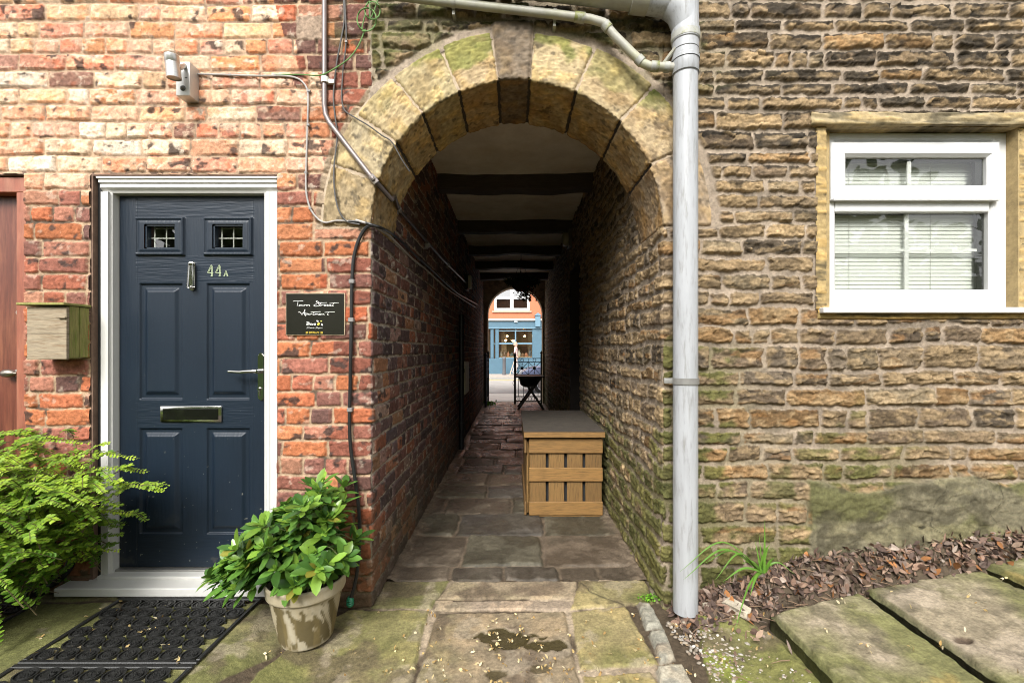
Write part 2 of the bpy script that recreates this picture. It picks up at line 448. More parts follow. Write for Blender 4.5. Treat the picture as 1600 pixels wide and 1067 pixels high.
def stone_field(u, z, front):
    """u: x - XR on the front (>0), minus the depth in the passage (<0)"""
    inp = ~front
    wu = .011 * fbm(u * 9, z * 12, 103, 3) + .006 * fbm(u * 30, z * 30, 104, 2)
    wz = .010 * fbm(u * 2.2, z * 1.5, 105, 3) + .0048 * fbm(u * 9, z * 12, 106, 3) + np.where(inp, .018 * fbm(u * 5, z * 4, 107, 2), 0)
    c, k, l, r, b, t = layout(u + wu, z + wz, SZ, SJ)
    c = c.astype(np.int64)
    rnd = [_h(c, k, s) for s in (61, 62, 63, 64, 65, 66)]
    # uneven stone heights inside the course
    b2 = b - .009 * np.maximum(0, rnd[3] - .45); t2 = t - .014 * np.maximum(0, rnd[4] - .4)
    edge = rounded(np.minimum(l, r), np.minimum(b2, t2), .017)
    rag = .006 * fbm(u * 38, z * 38, 110, 3) + .003 * fbm(u * 110, z * 110, 111, 2)
    sd = edge - .0066 - rag - .0035 * rnd[5] - np.where(inp, .003, 0)
    fct = facets(u + rnd[0] * 9 + .012 * fbm(u * 20, z * 20, 119, 3), z + rnd[1] * 5 + .008 * fbm(u * 20, z * 20, 120, 3), .075, .034, 140)
    face = ss(-.0008, .0075, sd)
    rock = ridged(u * 8 + rnd[0] * 40, z * 15 + rnd[1] * 40, 112, 6) - .55
    n1 = fbm(u * 26 + rnd[0] * 60, z * 48, 113, 4); n2 = fbm(u * 95, z * 120, 114, 3)
    bed = fbm(u * 6 + rnd[2] * 30, z * 90, 115, 3)
    tilt = (rnd[0] - .5) * .07 * (b2 - t2) + (rnd[1] - .5) * .04 * (l - r)
    hs = .015 + np.clip(tilt, -.009, .009) + .006 * rock + .0095 * fct + .004 * n1 + .003 * n2 + .003 * bed + .006 * (rnd[2] - .5)
    hs = np.where(inp, .65 * hs, hs)
    hm = .003 * fbm(u * 30, z * 30, 116, 4) + .004 * fbm(u * 6, z * 6, 117, 2)
    h = face * np.maximum(hs, .001) + (1 - face) * hm
    # colour
    top = ss(.034, .006, t2 + .012 * n1)
    col = STONE[(rnd[1] * len(STONE)).astype(int) % len(STONE)]
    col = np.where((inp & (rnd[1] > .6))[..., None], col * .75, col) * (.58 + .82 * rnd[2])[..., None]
    hi = ss(1.5, 2.1, z)
    col = mix(col, col * c3(1.45, 1.4, 1.3), hi * .30 * front)
    col = mix(col, c3(.42, .31, .185), .55 * ss(-.1, .35, fbm(u * 20 + rnd[0] * 30, z * 30, 121, 4) + .45 * fct))
    col = mix(col, c3(.31, .165, .065), .55 * ss(.15, .45, fbm(u * 7 + rnd[3] * 20, z * 30, 122, 4)) * (rnd[4] > .62) * ss(2.2, 1.7, z))
    soot = ss(.0, .5, .9 * top + .55 * fbm(u * 13 + rnd[2] * 50, z * 22, 123, 4) + .45 * (rnd[5] - .5) - .24 + .42 * ss(1.9, 2.55, z) - .25 * fct)
    col = mix(col, c3(.042, .036, .029), np.where(front, .9, .7) * soot * (.42 + .58 * ss(1.5, 2.3, z)))
    x = u + XR
    green = ss(1.15, .25, z + .25 * fbm(u * 2, z * 2, 124, 2)) * .95 + .55 * ss(.35, -.05, u) * ss(1.2, .3, z) + .55 * ss(2.35, 2.75, z) * ss(1.45, .7, x) * front
    green = np.maximum(green, .9 * ss(.6, .2, u) * ss(1.5, 1.25, z) * front)
    green = np.where(inp, green * .72, green)
    gm = ss(.02, .45, fbm(u * 7, z * 9, 125, 4) + .30 * top + green * 1.1 - .52)
    col = mix(col, mix(c3(.15, .15, .045), c3(.085, .10, .03), rnd[0]), .85 * gm * np.clip(green * 1.5, 0, 1))
    col = col * (1 + .36 * n2 + .20 * n1 + .24 * fct)[..., None]
    mc = SMORT * (.88 + .26 * fbm(u * 18, z * 18, 126, 4))[..., None]
    mc = mix(mc, c3(.16, .13, .10), .55 * ss(.2, .55, fbm(u * 8, z * 12, 127, 4)))
    mc = mix(mc, c3(.21, .19, .085), .75 * np.clip(green, 0, 1) * ss(-.3, .4, fbm(u * 4, z * 5, 128, 3) + .2))
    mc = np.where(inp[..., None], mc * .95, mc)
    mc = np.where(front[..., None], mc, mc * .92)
    col = mix(mc * .90, col * c3(.94, .91, .845), ss(-.002, .003, sd))
    col = np.where(front[..., None], col * .74, col)  # front coloured darker so the passage reads brighter beside it
    return h, np.clip(col, .004, .9)

WIN = (1.572, 2.566, 1.500, 2.412)
def stone_front_extra(u, z, h, col, front):
    x = u + XR
    # cement render patch low on the wall
    topl = .615 + .05 * fbm(x * 4, z * 0 + 3, 131, 4) + .05 * ss(1.9, 2.6, x)
    pd = np.minimum(x - 1.475 - .02 * fbm(z * 9, x * 2, 132, 3), topl - z)
    p = np.where(front, ss(-.006, .008, pd), 0)
    hp = .022 + .011 * fbm(x * 5, z * 7, 133, 4) + .005 * fbm(x * 28, z * 34, 134, 5) + .004 * facets(x, z, .11, .06, 139)
    h = h * (1 - p) + p * hp
    pc = mix(c3(.22, .195, .135), c3(.155, .15, .07), ss(-.1, .55, fbm(x * 4, z * 6, 135, 4)))
    pc = mix(pc, c3(.28, .25, .15), .6 * ss(.2, .5, fbm(x * 5 + 9, z * 8, 136, 4)))
    pc = mix(pc, c3(.085, .075, .05), .7 * ss(.05, .5, fbm(x * 9, z * 13, 137, 5)))
    pc = mix(pc, c3(.05, .045, .03), .8 * ss(.012, .004, np.abs(fbm(x * 3.1, z * 3.7, 141, 3) - .12)) * (fbm(x * 2, z * 2, 142, 2) > -.1))
    pc = pc * c3(.92, .92, .86)
    col = mix(col, .72 * pc * (1 + .15 * fbm(x * 60, z * 60, 138, 3))[..., None], p)
    return h, col

Zs2 = ZS
uf2 = np.array(sorted(set([-p for p in deep_steps()] + steps(-.0105, .0195, .0025) + steps(.02, 1.86, ST) + [2.0, 2.3])))
U, Z = np.meshgrid(uf2, Zs2)
front = U >= 0
h, col = stone_field(U, Z, front)
h, col = stone_front_extra(U, Z, h, col, front)
px, py, nx, ny = strip(-U, .018, False)
fx = U + XR
ring = np.hypot(fx - AX, Z - AZ)
dd = np.where(front, cuts_apply(fx, Z, [WIN]), 9)
dr = np.where(~front, cuts_apply(-U, Z, [(2.85, 3.75, -.2, 2.32)]), 9)
keep = (dd > 0) & (dr > 0)
inarch = (front & (Z > AZ + .004) & (ring < RO - .035)) | ((U < -.003) & (U > -.40) & (Z > AZ + .012) & (Z < 2.62))
halo = front & (Z > AZ - .01)
h = h * (1 - front * ss(.012, .0, cuts_apply(fx, Z, [(1.528, 2.9, 1.452, 2.48)])))
hm_ = np.where(halo, ss(.036, .024, ring - RO + .010 * fbm(U * 20, Z * 20, 178, 3)), 0)
h = h * (1 - hm_) + .002 * hm_
col = mix(col, .66 * SMORT * (0.9 + .2 * fbm(U * 20, Z * 20, 177, 3))[..., None], hm_)
kc = cells((keep & ~inarch).astype(float)) > .99
P1 = np.stack([px + nx * h, py + ny * h, Z], -1); C1 = col
f1 = grid_faces(len(Zs2), len(uf2), kc)
# spandrel above the arch
zs3 = Zs2[Zs2 > 1.9]
xs3 = np.array(steps(XL - .012, XR, ST))
X3, Z3 = np.meshgrid(xs3, zs3); U3 = X3 - XR
h3, c3_ = stone_field(U3, Z3, np.ones_like(U3, bool))
ring3 = np.hypot(X3 - AX, Z3 - AZ)
hm_ = ss(.036, .024, ring3 - RO + .010 * fbm(U3 * 20, Z3 * 20, 178, 3))
hm_ = np.maximum(hm_, ss(.022, .012, X3 - XL + .012 + .006 * fbm(Z3 * 14, X3, 179, 3)))
h3 = h3 * (1 - hm_) + .004 * hm_
c3_ = mix(c3_, .66 * SMORT * (0.9 + .2 * fbm(U3 * 20, Z3 * 20, 177, 3))[..., None], hm_)
c3_ = mix(c3_, c3(.13, .13, .045), .35 * ss(.05, .45, fbm(X3 * 5, Z3 * 9, 180, 4)) * ss(2.5, 2.75, Z3))
k3 = cells((ring3 > RO - .035).astype(float)) > .99
P3 = np.stack([X3, -h3, Z3], -1)
f3 = grid_faces(len(zs3), len(xs3), k3, off=P1.shape[0] * P1.shape[1])
stone_house = thing('stone_house', 'rubble stone house wall with white window over the covered passage', 'house', (1.7, 0, 0))
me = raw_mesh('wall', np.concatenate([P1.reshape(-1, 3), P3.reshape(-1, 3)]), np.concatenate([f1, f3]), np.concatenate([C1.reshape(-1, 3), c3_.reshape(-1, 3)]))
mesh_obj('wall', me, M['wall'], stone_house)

# ---------------- the arch
arch = thing('stone_archway', 'round arch of dressed sandstone voussoirs over the passage mouth', 'archway', (AX, 0, AZ))
angs = [180, 161.5, 145, 129.8, 113.2, 97.4, 85.2, 66.6, 45.8, 25, 0]
VC = [(.34, .26, .15), (.42, .34, .21), (.44, .34, .19), (.42, .34, .19), (.44, .33, .19), (.20, .155, .11), (.45, .35, .20), (.43, .33, .19), (.42, .32, .19), (.34, .26, .175)]
def voussoir(i):
    a1, a0 = math.radians(angs[i]), math.radians(angs[i + 1])
    key = i == 5
    ro = RO + (.045 if key else [0, .012, 0, -.004, .004, 0, -.006, .004, 0, -.004][i]); proud = .024 if key else .010
    g = .0045                                          # half joint
    prof = [(ro, .06, 0), (ro, .02, 0)]
    # (radius, y, arris softening) going over the front, round the arris and along the soffit
    n = 44
    for t in np.linspace(0, 1, n): prof.append((ro - .010 - (ro - .010 - RI - .010) * t, -proud, 1))
    for t in (25, 50, 75): prof.append((RI + .010 - .010 * math.sin(math.radians(t)), -proud + .010 - .010 * math.cos(math.radians(t)), 1))
    for t in np.linspace(.012, .452, 60): prof.append((RI, -proud + t, 1))
    prof += [(RI + .05, .44, 0)]
    pr = np.array(prof)
    na = max(8, int((a1 - a0) * .85 / .0065))
    aa = np.linspace(0, 1, na)
    A, K = np.meshgrid(aa, np.arange(len(pr)))
    R = pr[K, 0]; Y = pr[K, 1]; on = pr[K, 2]
    th = a0 + (a1 - a0) * A
    arc = (th - a0) * R; arc2 = (a1 - th) * R
    e = np.minimum(arc, arc2)
    soff = Y > -proud + .0125
    radial = np.where(soff, 9, ro - R)                  # distance to the extrados on the front
    uu = th * .86 + i * 3.7; vv = np.where(soff, Y + 5.2, R)
    rag = .0035 * fbm(uu * 40, vv * 40, 140 + i, 3)
    edge = np.minimum(e - g, radial + .004) - rag * .7
    drop = .014 * ss(.010, -.002, edge)
    n1 = fbm(uu * 14, vv * 14, 150 + i, 4); n2 = fbm(uu * 60, vv * 60, 151 + i, 3)
    tool = np.where(soff, fbm(uu * 40, vv * 170, 152 + i, 2), fbm(uu * 60, vv * 190, 153 + i, 2) + .5 * fbm(uu * 75, vv * 75, 154 + i, 3))
    dep = on * (.0040 * n1 + .0022 * n2 + .0034 * tool + .004 * (_h(np.int64(i), np.int64(3), 9) - .5)) - drop
    # outward normals: front -> -y, soffit -> towards the centre
    q = np.where(soff, 1.0, 0.0)
    bl = (~soff) & (R < RI + .0101)
    q = np.where(bl, np.clip((RI + .010 - R) / .010, 0, 1), q)
    ny_ = -np.cos(q * PI / 2); nr = -np.sin(q * PI / 2)
    back = (np.arange(len(pr))[:, None] < 2) * np.ones_like(A, bool)
    ny_ = np.where(back, 0, ny_); nr = np.where(back, 1.0, nr)
    R2 = R + nr * dep; Y2 = Y + ny_ * dep
    P = np.stack([AX + R2 * np.cos(th), Y2, AZ + R2 * np.sin(th)], -1)
    base = c3(*VC[i])
    col = np.broadcast_to(base, P.shape).copy()
    col = mix(col, base * c3(1.2, 1.12, .92), ss(-.2, .5, n1))
    col = mix(col, base * c3(.66, .58, .48), .6 * ss(.15, .55, fbm(uu * 7, vv * 10, 160 + i, 4)))
    col = mix(col, c3(.05, .042, .034), (.6 if not key else .5) * ss(.32, .55, fbm(uu * 24, vv * 26, 161 + i, 5) - .10))
    # warmer, browner soffit stone
    col = mix(col, col * c3(.86, .74, .55), np.where(soff, .9, 0) * (.6 + .4 * n1))
    col = mix(col, c3(.30, .16, .05), np.where(soff, .5, .15) * ss(.1, .5, fbm(uu * 6, vv * 6, 164 + i, 4)))
    up = np.sin(th)
    gm = ss(.0, .4, fbm(uu * 6, vv * 8, 162 + i, 4) + .75 * ss(RI + .06, RO, R) - .28) * np.where(soff, .15, 1) * ss(.5, .85, up)
    col = mix(col, c3(.19, .205, .05), .8 * gm * (0 if key else 1) * (1.0 if i in (3, 4, 6, 8) else .55))
    if i == 8: col = mix(col, c3(.13, .16, .03), .8 * np.where(soff, 0, ss(.14, .02, radial + .4 * (a1 - th))))
    col = mix(col, c3(.06, .05, .04), .7 * ss(.10, .0, radial) * key)
    col = np.where(soff, 1.0, .84)[..., None] * col * (1 + .34 * n2 + .12 * tool)[..., None]
    col = mix(col, c3(.32, .25, .18) * (.9 + .2 * n2)[..., None], ss(.003, -.001, edge) * np.where(soff, .12, .75) * on)
    col = np.where((soff & (edge < .001))[..., None], c3(.05, .04, .03), col)
    me = raw_mesh('keystone' if key else 'voussoir', P, grid_faces(*A.shape), np.clip(col, .004, .9))
    mesh_obj('keystone' if key else 'voussoir', me, M['dress'], arch)
for i in range(10): voussoir(i)
# mortar bed that fills the joints between the stones
na = 90
th = np.linspace(-.02, PI + .02, na)
pr = np.array([(RO + .004, .05), (RO + .004, .0), (RI + .013, .0), (RI + .008, .006), (RI + .008, .43), (RI + .05, .43)])
TH, K = np.meshgrid(th, np.arange(len(pr)))
P = np.stack([AX + pr[K, 0] * np.cos(TH), pr[K, 1], AZ + pr[K, 0] * np.sin(TH)], -1)
col = np.broadcast_to(c3(.40, .32, .23), P.shape).copy(); col[3:] = c3(.06, .05, .04)
mesh_obj('mortar_bed', raw_mesh('mortar_bed', P, grid_faces(*TH.shape), col, False), M['dress'], arch)

# ---------------- ceiling, beams, end wall of the passage
M['plaster'] = mat('passage_plaster', (.86, .80, .69), .9, var=.14, vscale=3, col2=(.70, .61, .48), c2scale=2.2, bump=.3, bscale=25)
M['timber'] = mat('dark_beam', (.055, .042, .032), .8, var=.35, vscale=10, stretch=(1, 8, 8), bump=.5, bscale=20)
nx_, ny_ = 40, 200
X, Y = np.meshgrid(np.linspace(XL - .06, XR + .06, nx_), np.linspace(.02, DEEP + .3, ny_))
Zc = CEIL + .012 * fbm(X * 2, Y * 2, 200, 3)
mesh_obj('passage_ceiling', raw_mesh('passage_ceiling', np.stack([X, Y, Zc], -1), grid_faces(ny_, nx_), None), M['plaster'], stone_house)
for i, yb in enumerate((1.98, 3.50, 4.92, 6.22, 7.5)):
    w = .17; n = 34
    xs = np.linspace(XL - .05, XR + .05, n)
    sag = .145 + .018 * fbm(xs * 3, xs * 0 + i * 7, 210, 3) - (.035 * np.exp(-((xs - .02) / .28) ** 2) if i >= 2 else 0)
    yo = .012 * fbm(xs * 3, xs * 0 + i * 5, 211, 3)
    prof = [(0, .02), (0, -1), (.02, -1.0), (w - .02, -1.0), (w, -1), (w, .02)]
    V = np.zeros((len(prof), n, 3))
    for j, (py_, pz_) in enumerate(prof):
        soft = .012 if j in (1, 4) else 0
        V[j, :, 0] = xs; V[j, :, 1] = yb + py_ + yo; V[j, :, 2] = np.where(pz_ < 0, CEIL - sag + soft, CEIL + .02)
    mesh_obj('ceiling_beam', raw_mesh('ceiling_beam', V, grid_faces(len(prof), n), None, False), M['timber'], stone_house)

EX, ER, EZ = .045, .655, 2.13        # end arch
xs = np.array(steps(XL - .05, XR + .05, .014)); zs = np.array(steps(-.05, 3.05, .014))
X, Z = np.meshgrid(xs, zs)
hh, cc = stone_field(X * 1.0 + 20.3, Z + .02, np.zeros_like(X, bool))
hole = ((np.abs(X - EX) < ER) & (Z < EZ)) | (np.hypot(X - EX, Z - EZ) < ER)
kc = cells((~hole).astype(float)) > .5
Pw = np.stack([X, DEEP - .02 - hh * .7, Z], -1)
# reveal of the end arch
rp = [(EX - ER, z) for z in np.linspace(-.05, EZ, 40)] + [(EX + ER * math.cos(a), EZ + ER * math.sin(a)) for a in np.linspace(PI, 0, 40)] + [(EX + ER, z) for z in np.linspace(EZ, -.05, 40)]
rp = np.array(rp); ys = np.array([DEEP - .03, DEEP + .0, DEEP + .1, DEEP + .2, DEEP + .34])
Vr = np.zeros((5, len(rp), 3)); Vr[..., 0] = rp[None, :, 0]; Vr[..., 2] = rp[None, :, 1]; Vr[..., 1] = ys[:, None]
cr = np.broadcast_to(c3(.40, .30, .19), Vr.shape) * (1 + .3 * fbm(np.arange(len(rp)) * .35 + ys[:, None] * 9, ys[:, None] * 8, 215, 3))[..., None]
f2 = grid_faces(5, len(rp), None, off=X.size)
me = raw_mesh('end_wall', np.concatenate([Pw.reshape(-1, 3), Vr.reshape(-1, 3)]), np.concatenate([grid_faces(len(zs), len(xs), kc), f2]), np.concatenate([cc.reshape(-1, 3), cr.reshape(-1, 3)]))
mesh_obj('end_wall', me, M['wall'], stone_house)
# body of the houses: street front, gables and roofs (keeps the daylight out of the passage)
M['plainbrick'] = mat('plain_masonry', (.30, .17, .11), .9, var=.2, vscale=6)
M['slate'] = mat('slate_roof', (.09, .09, .10), .7, var=.2, vscale=9)
def body(parent, x0, x1, xi):
    b = MB()
    b.box(x0, x1, DEEP + .34, DEEP + .36, -.05 if xi is None else -.05, 5.4) if xi is None else None
    if xi is not None:
        lo, hi = sorted((xi, x0 if abs(x0) > abs(x1) else x1))
        b.box(lo, hi, DEEP + .32, DEEP + .345, -.05, 5.4)
    xo = x0 if x0 < -3 else x1
    b.box(xo - .02, xo + .02, .02, DEEP + .3, -.05, 5.4)
    b.build('outer_wall', M['plainbrick'], parent)
    MB().box(x0, x1, .05, DEEP + .5, 5.38, 5.45).build('roof', M['slate'], parent)
body(brick_house, -3.6, XL - .01, EX - ER)
body(stone_house, XR + .01, 3.4, EX + ER)
MB().box(XL - .012, XR + .012, .05, DEEP + .5, 5.38, 5.45).build('roof', M['slate'], stone_house)
b = MB(); n = 24
for i in range(n):
    a, c = PI - PI * i / n, PI - PI * (i + 1) / n
    p = [(EX + ER * math.cos(a), DEEP + .34, EZ + ER * math.sin(a)), (EX + ER * math.cos(c), DEEP + .34, EZ + ER * math.sin(c)), (EX + ER * math.cos(c), DEEP + .34, 5.4), (EX + ER * math.cos(a), DEEP + .34, 5.4)]
    b.quad(*p)
b.build('street_wall', M['plainbrick'], stone_house)
# dark doorway recess on the passage wall
b = MB()
b.box(XR, XR + .30, 2.80, 2.86, -.02, 2.36).box(XR, XR + .30, 3.74, 3.80, -.02, 2.36).box(XR + .005, XR + .30, 2.86, 3.74, 2.31, 2.36)
b.build('doorway_reveal', mat('dark_reveal', (.05, .04, .035), .9, var=.2), stone_house)
b = MB(); b.box(XR + .20, XR + .245, 2.86, 3.74, 0, 2.31)
for k in range(4): b.box(XR + .19, XR + .2, 2.90 + .20 * k, 3.07 + .20 * k, .1, 2.2, .006, 1)
b.build('passage_door', mat('dark_door', (.025, .022, .02), .6, var=.2), stone_house)
# reveals of the openings
M['rev'] = mat('brick_reveal', (.16, .10, .07), .95, var=.3, vscale=20, bump=.4)
b = MB()
b.box(DOOR[0] - .10, DOOR[0] + .002, .003, .13, -.03, 2.18); b.box(DOOR[1] - .004, DOOR[1] + .10, .003, .13, -.03, 2.18); b.box(DOOR[0], DOOR[1], .002, .13, 2.174, 2.24)
b.box(SIDE[1] - .003, SIDE[1] + .10, .003, .13, -.03, 2.2); b.box(-3.4, SIDE[1], .002, .13, 2.176, 2.24)
b.build('opening_reveal', M['rev'], brick_house)
# ------------------------------------------------------------------ ground
def slabz(x): return np.interp(x, [.95, 1.17, 1.69, 2.25, 3.2], [.0, .095, .142, .25, .36])
def wallbase(x): return np.interp(x, [.80, 1.0, 1.2, 1.45, 2.0, 2.6, 3.4], [.055, .085, .14, .245, .31, .385, .42])
def ground_z(x, y):
    lft = .085 * ss(-.80, -1.2, x)
    r = np.where(y < -.12, slabz(x) - .075 * ss(1.1, 1.2, x), 0)
    t = ss(-.16 - .20 * (1 - ss(1.0, 1.25, x)), -.0 - .05 * (1 - ss(1.0, 1.25, x)), y)
    r = (slabz(x) - .03) * ss(.95, 1.2, x) * (1 - t) + wallbase(x) * t * ss(.75, 1.0, x)
    r = np.where(x > .75, r - .05 * ss(1.12, 1.2, x) * (1 - t), 0)
    return lft + r

def gp(px, py, z):
    """point of the level z seen at px, py"""
    d = (CAMH - z) * F / (py - 546.0)
    return np.array(((px - 802) * d / F, CAMY + d))

def poly_sd(x, y, pts):
    """inside distance of a convex polygon (positive inside)"""
    pts = np.array(pts); a = 0
    for i in range(len(pts)):
        p, q = pts[i], pts[(i + 1) % len(pts)]; a += p[0] * q[1] - q[0] * p[1]
    s = 1 if a > 0 else -1
    d = np.full(x.shape, 9.0)
    for i in range(len(pts)):
        p, q = pts[i], pts[(i + 1) % len(pts)]
        e = q - p; e = e / np.hypot(*e)
        d = np.minimum(d, s * (e[0] * (y - p[1]) - e[1] * (x - p[0])))
    return d

def pp(*pix, z=0.0): return [gp(a, b, z) for a, b in pix]
SLABS = [   # flat paving of the yard, outlined on the level of the ground
    (pp((520, 909), (702, 907), (674, 949), (490, 949)), (.30, .25, .14), 0),
    (pp((706, 908), (902, 907), (897, 934), (682, 936)), (.37, .29, .19), 0),
    (pp((680, 938), (898, 937), (888, 953), (676, 953)), (.37, .29, .21), 0),
    (pp((905, 907), (1007, 905), (1022, 942), (890, 951)), (.32, .27, .13), 0),
    (pp((1009, 904), (1032, 903), (1048, 936), (1024, 942)), (.36, .30, .21), 0),
    (pp((675, 956), (884, 956), (906, 1067), (918, 1130), (628, 1130), (648, 1067)), (.30, .235, .15), 1),
    (pp((892, 954), (978, 947), (1029, 1036), (907, 1046)), (.33, .27, .13), 0),
    (pp((909, 1056), (1016, 1047), (1070, 1130), (922, 1130)), (.30, .25, .11), 0),
    (pp((545, 953), (670, 952), (644, 1067), (624, 1130), (330, 1130), (400, 1067), (442, 1012)), (.26, .235, .10), 0),
    (pp((992, 942), (1018, 947), (1036, 981), (1010, 984)), (.30, .285, .23), 2),
    (pp((1012, 990), (1040, 986), (1056, 1030), (1031, 1036)), (.30, .285, .23), 2),
    (pp((1022, 1045), (1066, 1040), (1090, 1080), (1034, 1080)), (.34, .32, .26), 2),
    (pp((1085, 968), (1150, 975), (1240, 1020), (1325, 1130), (1120, 1130)), (.27, .255, .10), 0),
    (pp((455, 950), (530, 953), (436, 1010), (385, 1067), (320, 1130), (60, 1130), (200, 950), z=.06), (.23, .21, .10), 0),
    (pp((-700, 960), (190, 940), (50, 1130), (-900, 1130), z=.085), (.21, .205, .09), 0),
    (pp((-700, 915), (190, 915), (188, 936), (-700, 955), z=.085), (.20, .18, .09), 0),
]
xs = np.array([-3.6, -3.2, -2.8] + steps(-2.5, 2.7, .0062) + [2.9, 3.2, 3.6])
ys = np.array([-4.5, -3.4, -2.6, -1.9, -1.4, -1.1] + steps(-.86, .36, .0062))
X, Y = np.meshgrid(xs, ys)
wx = .006 * fbm(X * 14, Y * 14, 300, 3); wy = .006 * fbm(X * 14, Y * 14, 301, 3)
best = np.full(X.shape, -9.0); col = np.broadcast_to(c3(.19, .145, .095), X.shape + (3,)).copy(); sid = np.zeros(X.shape)
for i, (poly, c, kind) in enumerate(SLABS):
    d = poly_sd(X + wx, Y + wy, poly)
    m = d > best
    best = np.where(m, d, best); sid = np.where(m, i, sid); col = np.where(m[..., None], c3(*c), col)
n1 = fbm(X * 6 + sid * 3, Y * 6, 302, 5); n2 = fbm(X * 28, Y * 28, 303, 4); n3 = fbm(X * 90, Y * 90, 304, 3)
face = ss(.001, .012, best + .004 * fbm(X * 40, Y * 40, 305, 3))
sett = np.isin(sid, (9, 10, 11))
lam = np.floor((fbm(X * 3.2 + sid, Y * 4.5, 306, 4) + .4) * 5) / 5      # thin layers flaked off the main slab
lam = lam + 0 * X
hz = face * (.004 + .0035 * n1 + .0018 * n2 + .0008 * n3 + np.where(sid == 5, .006 * lam, 0) + np.where(sett, .016, 0) + .003 * (_h(sid.astype(np.int64), 7 + 0 * sid.astype(np.int64), 4) - .5)) + (1 - face) * (-.007 + .004 * n2)
far = ss(-.9, -1.2, Y)
dry = ss(-.1, .5, n1 + .4 * n2)
col = mix(col, col * c3(1.28, 1.22, 1.15), dry * .8)
alg = ss(-.1, .4, fbm(X * 2.4 + 4, Y * 3 + sid, 307, 4) + .35 * ss(-.35, -.75, X) + .2 * ss(.9, 1.1, X))
col = mix(col, c3(.15, .155, .045), .72 * alg * np.where(np.isin(sid, (1, 2)), .25, np.where(sid == 5, .45, 1)))
col = mix(col, c3(.12, .085, .06), .65 * ss(.12, .5, fbm(X * 5 + 9, Y * 6 + sid * 2, 308, 5)))
col = mix(col, c3(.42, .35, .25), .5 * ss(.28, .55, fbm(X * 9 + 2, Y * 9, 309, 5)))
col = mix(col, c3(.26, .30, .05), .7 * ss(.2, .5, fbm(X * 7, Y * 8, 310, 4)) * (sid == 12))
jc = mix(c3(.075, .055, .035), c3(.34, .27, .19), ss(-.1, .3, fbm(X * 4, Y * 4, 311, 4)) * ss(-.75, -.6, X) * ss(1.0, .8, X))
cr_pts = [gp(907, 910, 0), gp(922, 923, 0), gp(948, 935, 0), gp(978, 945, 0)]
for a_, b_ in zip(cr_pts[:-1], cr_pts[1:]):
    e_ = b_ - a_; t_ = np.clip(((X - a_[0]) * e_[0] + (Y - a_[1]) * e_[1]) / (e_ @ e_), 0, 1)
    cd_ = np.hypot(X + wx - a_[0] - t_ * e_[0], Y + wy - a_[1] - t_ * e_[1]); ck = ss(.007, .002, cd_); col = mix(col, c3(.05, .04, .025), .85 * ck); hz = hz - .006 * ck
col = col * np.where(np.isin(sid, (9, 10, 11)), .9, .78)[..., None]
col = mix(jc * (1 + .3 * n3)[..., None], col * (1 + .22 * n2 + .18 * n3)[..., None], ss(-.002, .006, best))
rough = np.full(X.shape, .82)
# wet hollows of the main slab
def blob(cx, cy, rx, ry, s): return ss(.10, -.06, np.hypot((X - cx) / rx, (Y - cy) / ry) - 1 + .75 * fbm(X * 14, Y * 20, s, 4))
g1 = gp(790, 997, 0); g2 = gp(848, 1009, 0); g3 = gp(735, 1060, 0)
wet = np.maximum.reduce([blob(g1[0], g1[1], .125, .062, 320), blob(g2[0], g2[1], .095, .032, 321), .85 * blob(gp(775, 1052, 0)[0], gp(775, 1052, 0)[1], .05, .025, 322), .7 * blob(gp(845, 1045, 0)[0], gp(845, 1045, 0)[1], .03, .02, 323)])
wet = wet * (best > .004)
col = mix(col, c3(.045, .036, .014), .93 * wet); rough = rough - .66 * wet; hz = hz - .004 * wet
Zg = ground_z(X, Y) + hz
Zg = np.where(Y > .30, Zg - .03, Zg)
C4 = np.concatenate([np.clip(col, .004, .9), rough[..., None]], -1)
gr = mesh_obj('yard_paving', raw_mesh('yard_paving', np.stack([X, Y, Zg], -1), grid_faces(len(ys), len(xs)), C4), M['flag'])
struct(gr)

# passage floor of laid flags
rp = np.random.RandomState(3)
yb = [.262, .44]
for q in (.45, .42, .40): yb.append(yb[-1] + q)
while yb[-1] < DEEP + .5: yb.append(yb[-1] + rp.uniform(.26, .46))
FY = np.array(yb); FJ = []
for i in range(len(FY) - 1):
    J = [-1.0 - rp.uniform(0, .35)]
    while J[-1] < 1.2: J.append(J[-1] + rp.uniform(.34, .78))
    FJ.append(np.array(J))
FJ[0] = np.array([-1.2, -.36, -.055, .27, .50, 1.2]); FJ[1] = np.array([-1.2, -.32, .19, .80, 1.3])
yq = [.262]
while yq[-1] < DEEP + .4: yq.append(yq[-1] + .006 + .0032 * (yq[-1] - .262))
ys = np.array(yq); xs = np.array(steps(XL - .03, XR + .03, .007))
X, Y = np.meshgrid(xs, ys)
wx = .012 * fbm(X * 9, Y * 9, 330, 3); wy = .014 * fbm(X * 5, Y * 4, 331, 3)
c, k, l, r, b, t = layout(X + wx, Y + wy, FY, FJ)
c = c.astype(np.int64); rn = [_h(c, k, s) for s in (71, 72, 73)]
sd = rounded(np.minimum(l, r), np.minimum(b, t), .03) - .007 - .005 * fbm(X * 30, Y * 30, 332, 3)
face = ss(-.002, .016, sd)
n1 = fbm(X * 6 + rn[0] * 30, Y * 6, 333, 5); n2 = fbm(X * 30, Y * 30, 334, 4)
hz = face * (.006 + .008 * n1 + .003 * n2 + (rn[1] - .5) * .012 + (rn[2] - .5) * .02 * (l - r)) - (1 - face) * .008
base = 0.72 * np.array([(.085, .07, .053), (.105, .083, .06), (.078, .068, .056), (.115, .088, .062), (.085, .075, .052)])[(rn[0] * 5).astype(int) % 5]
col = mix(base, base * 1.7, ss(-.2, .5, n1))
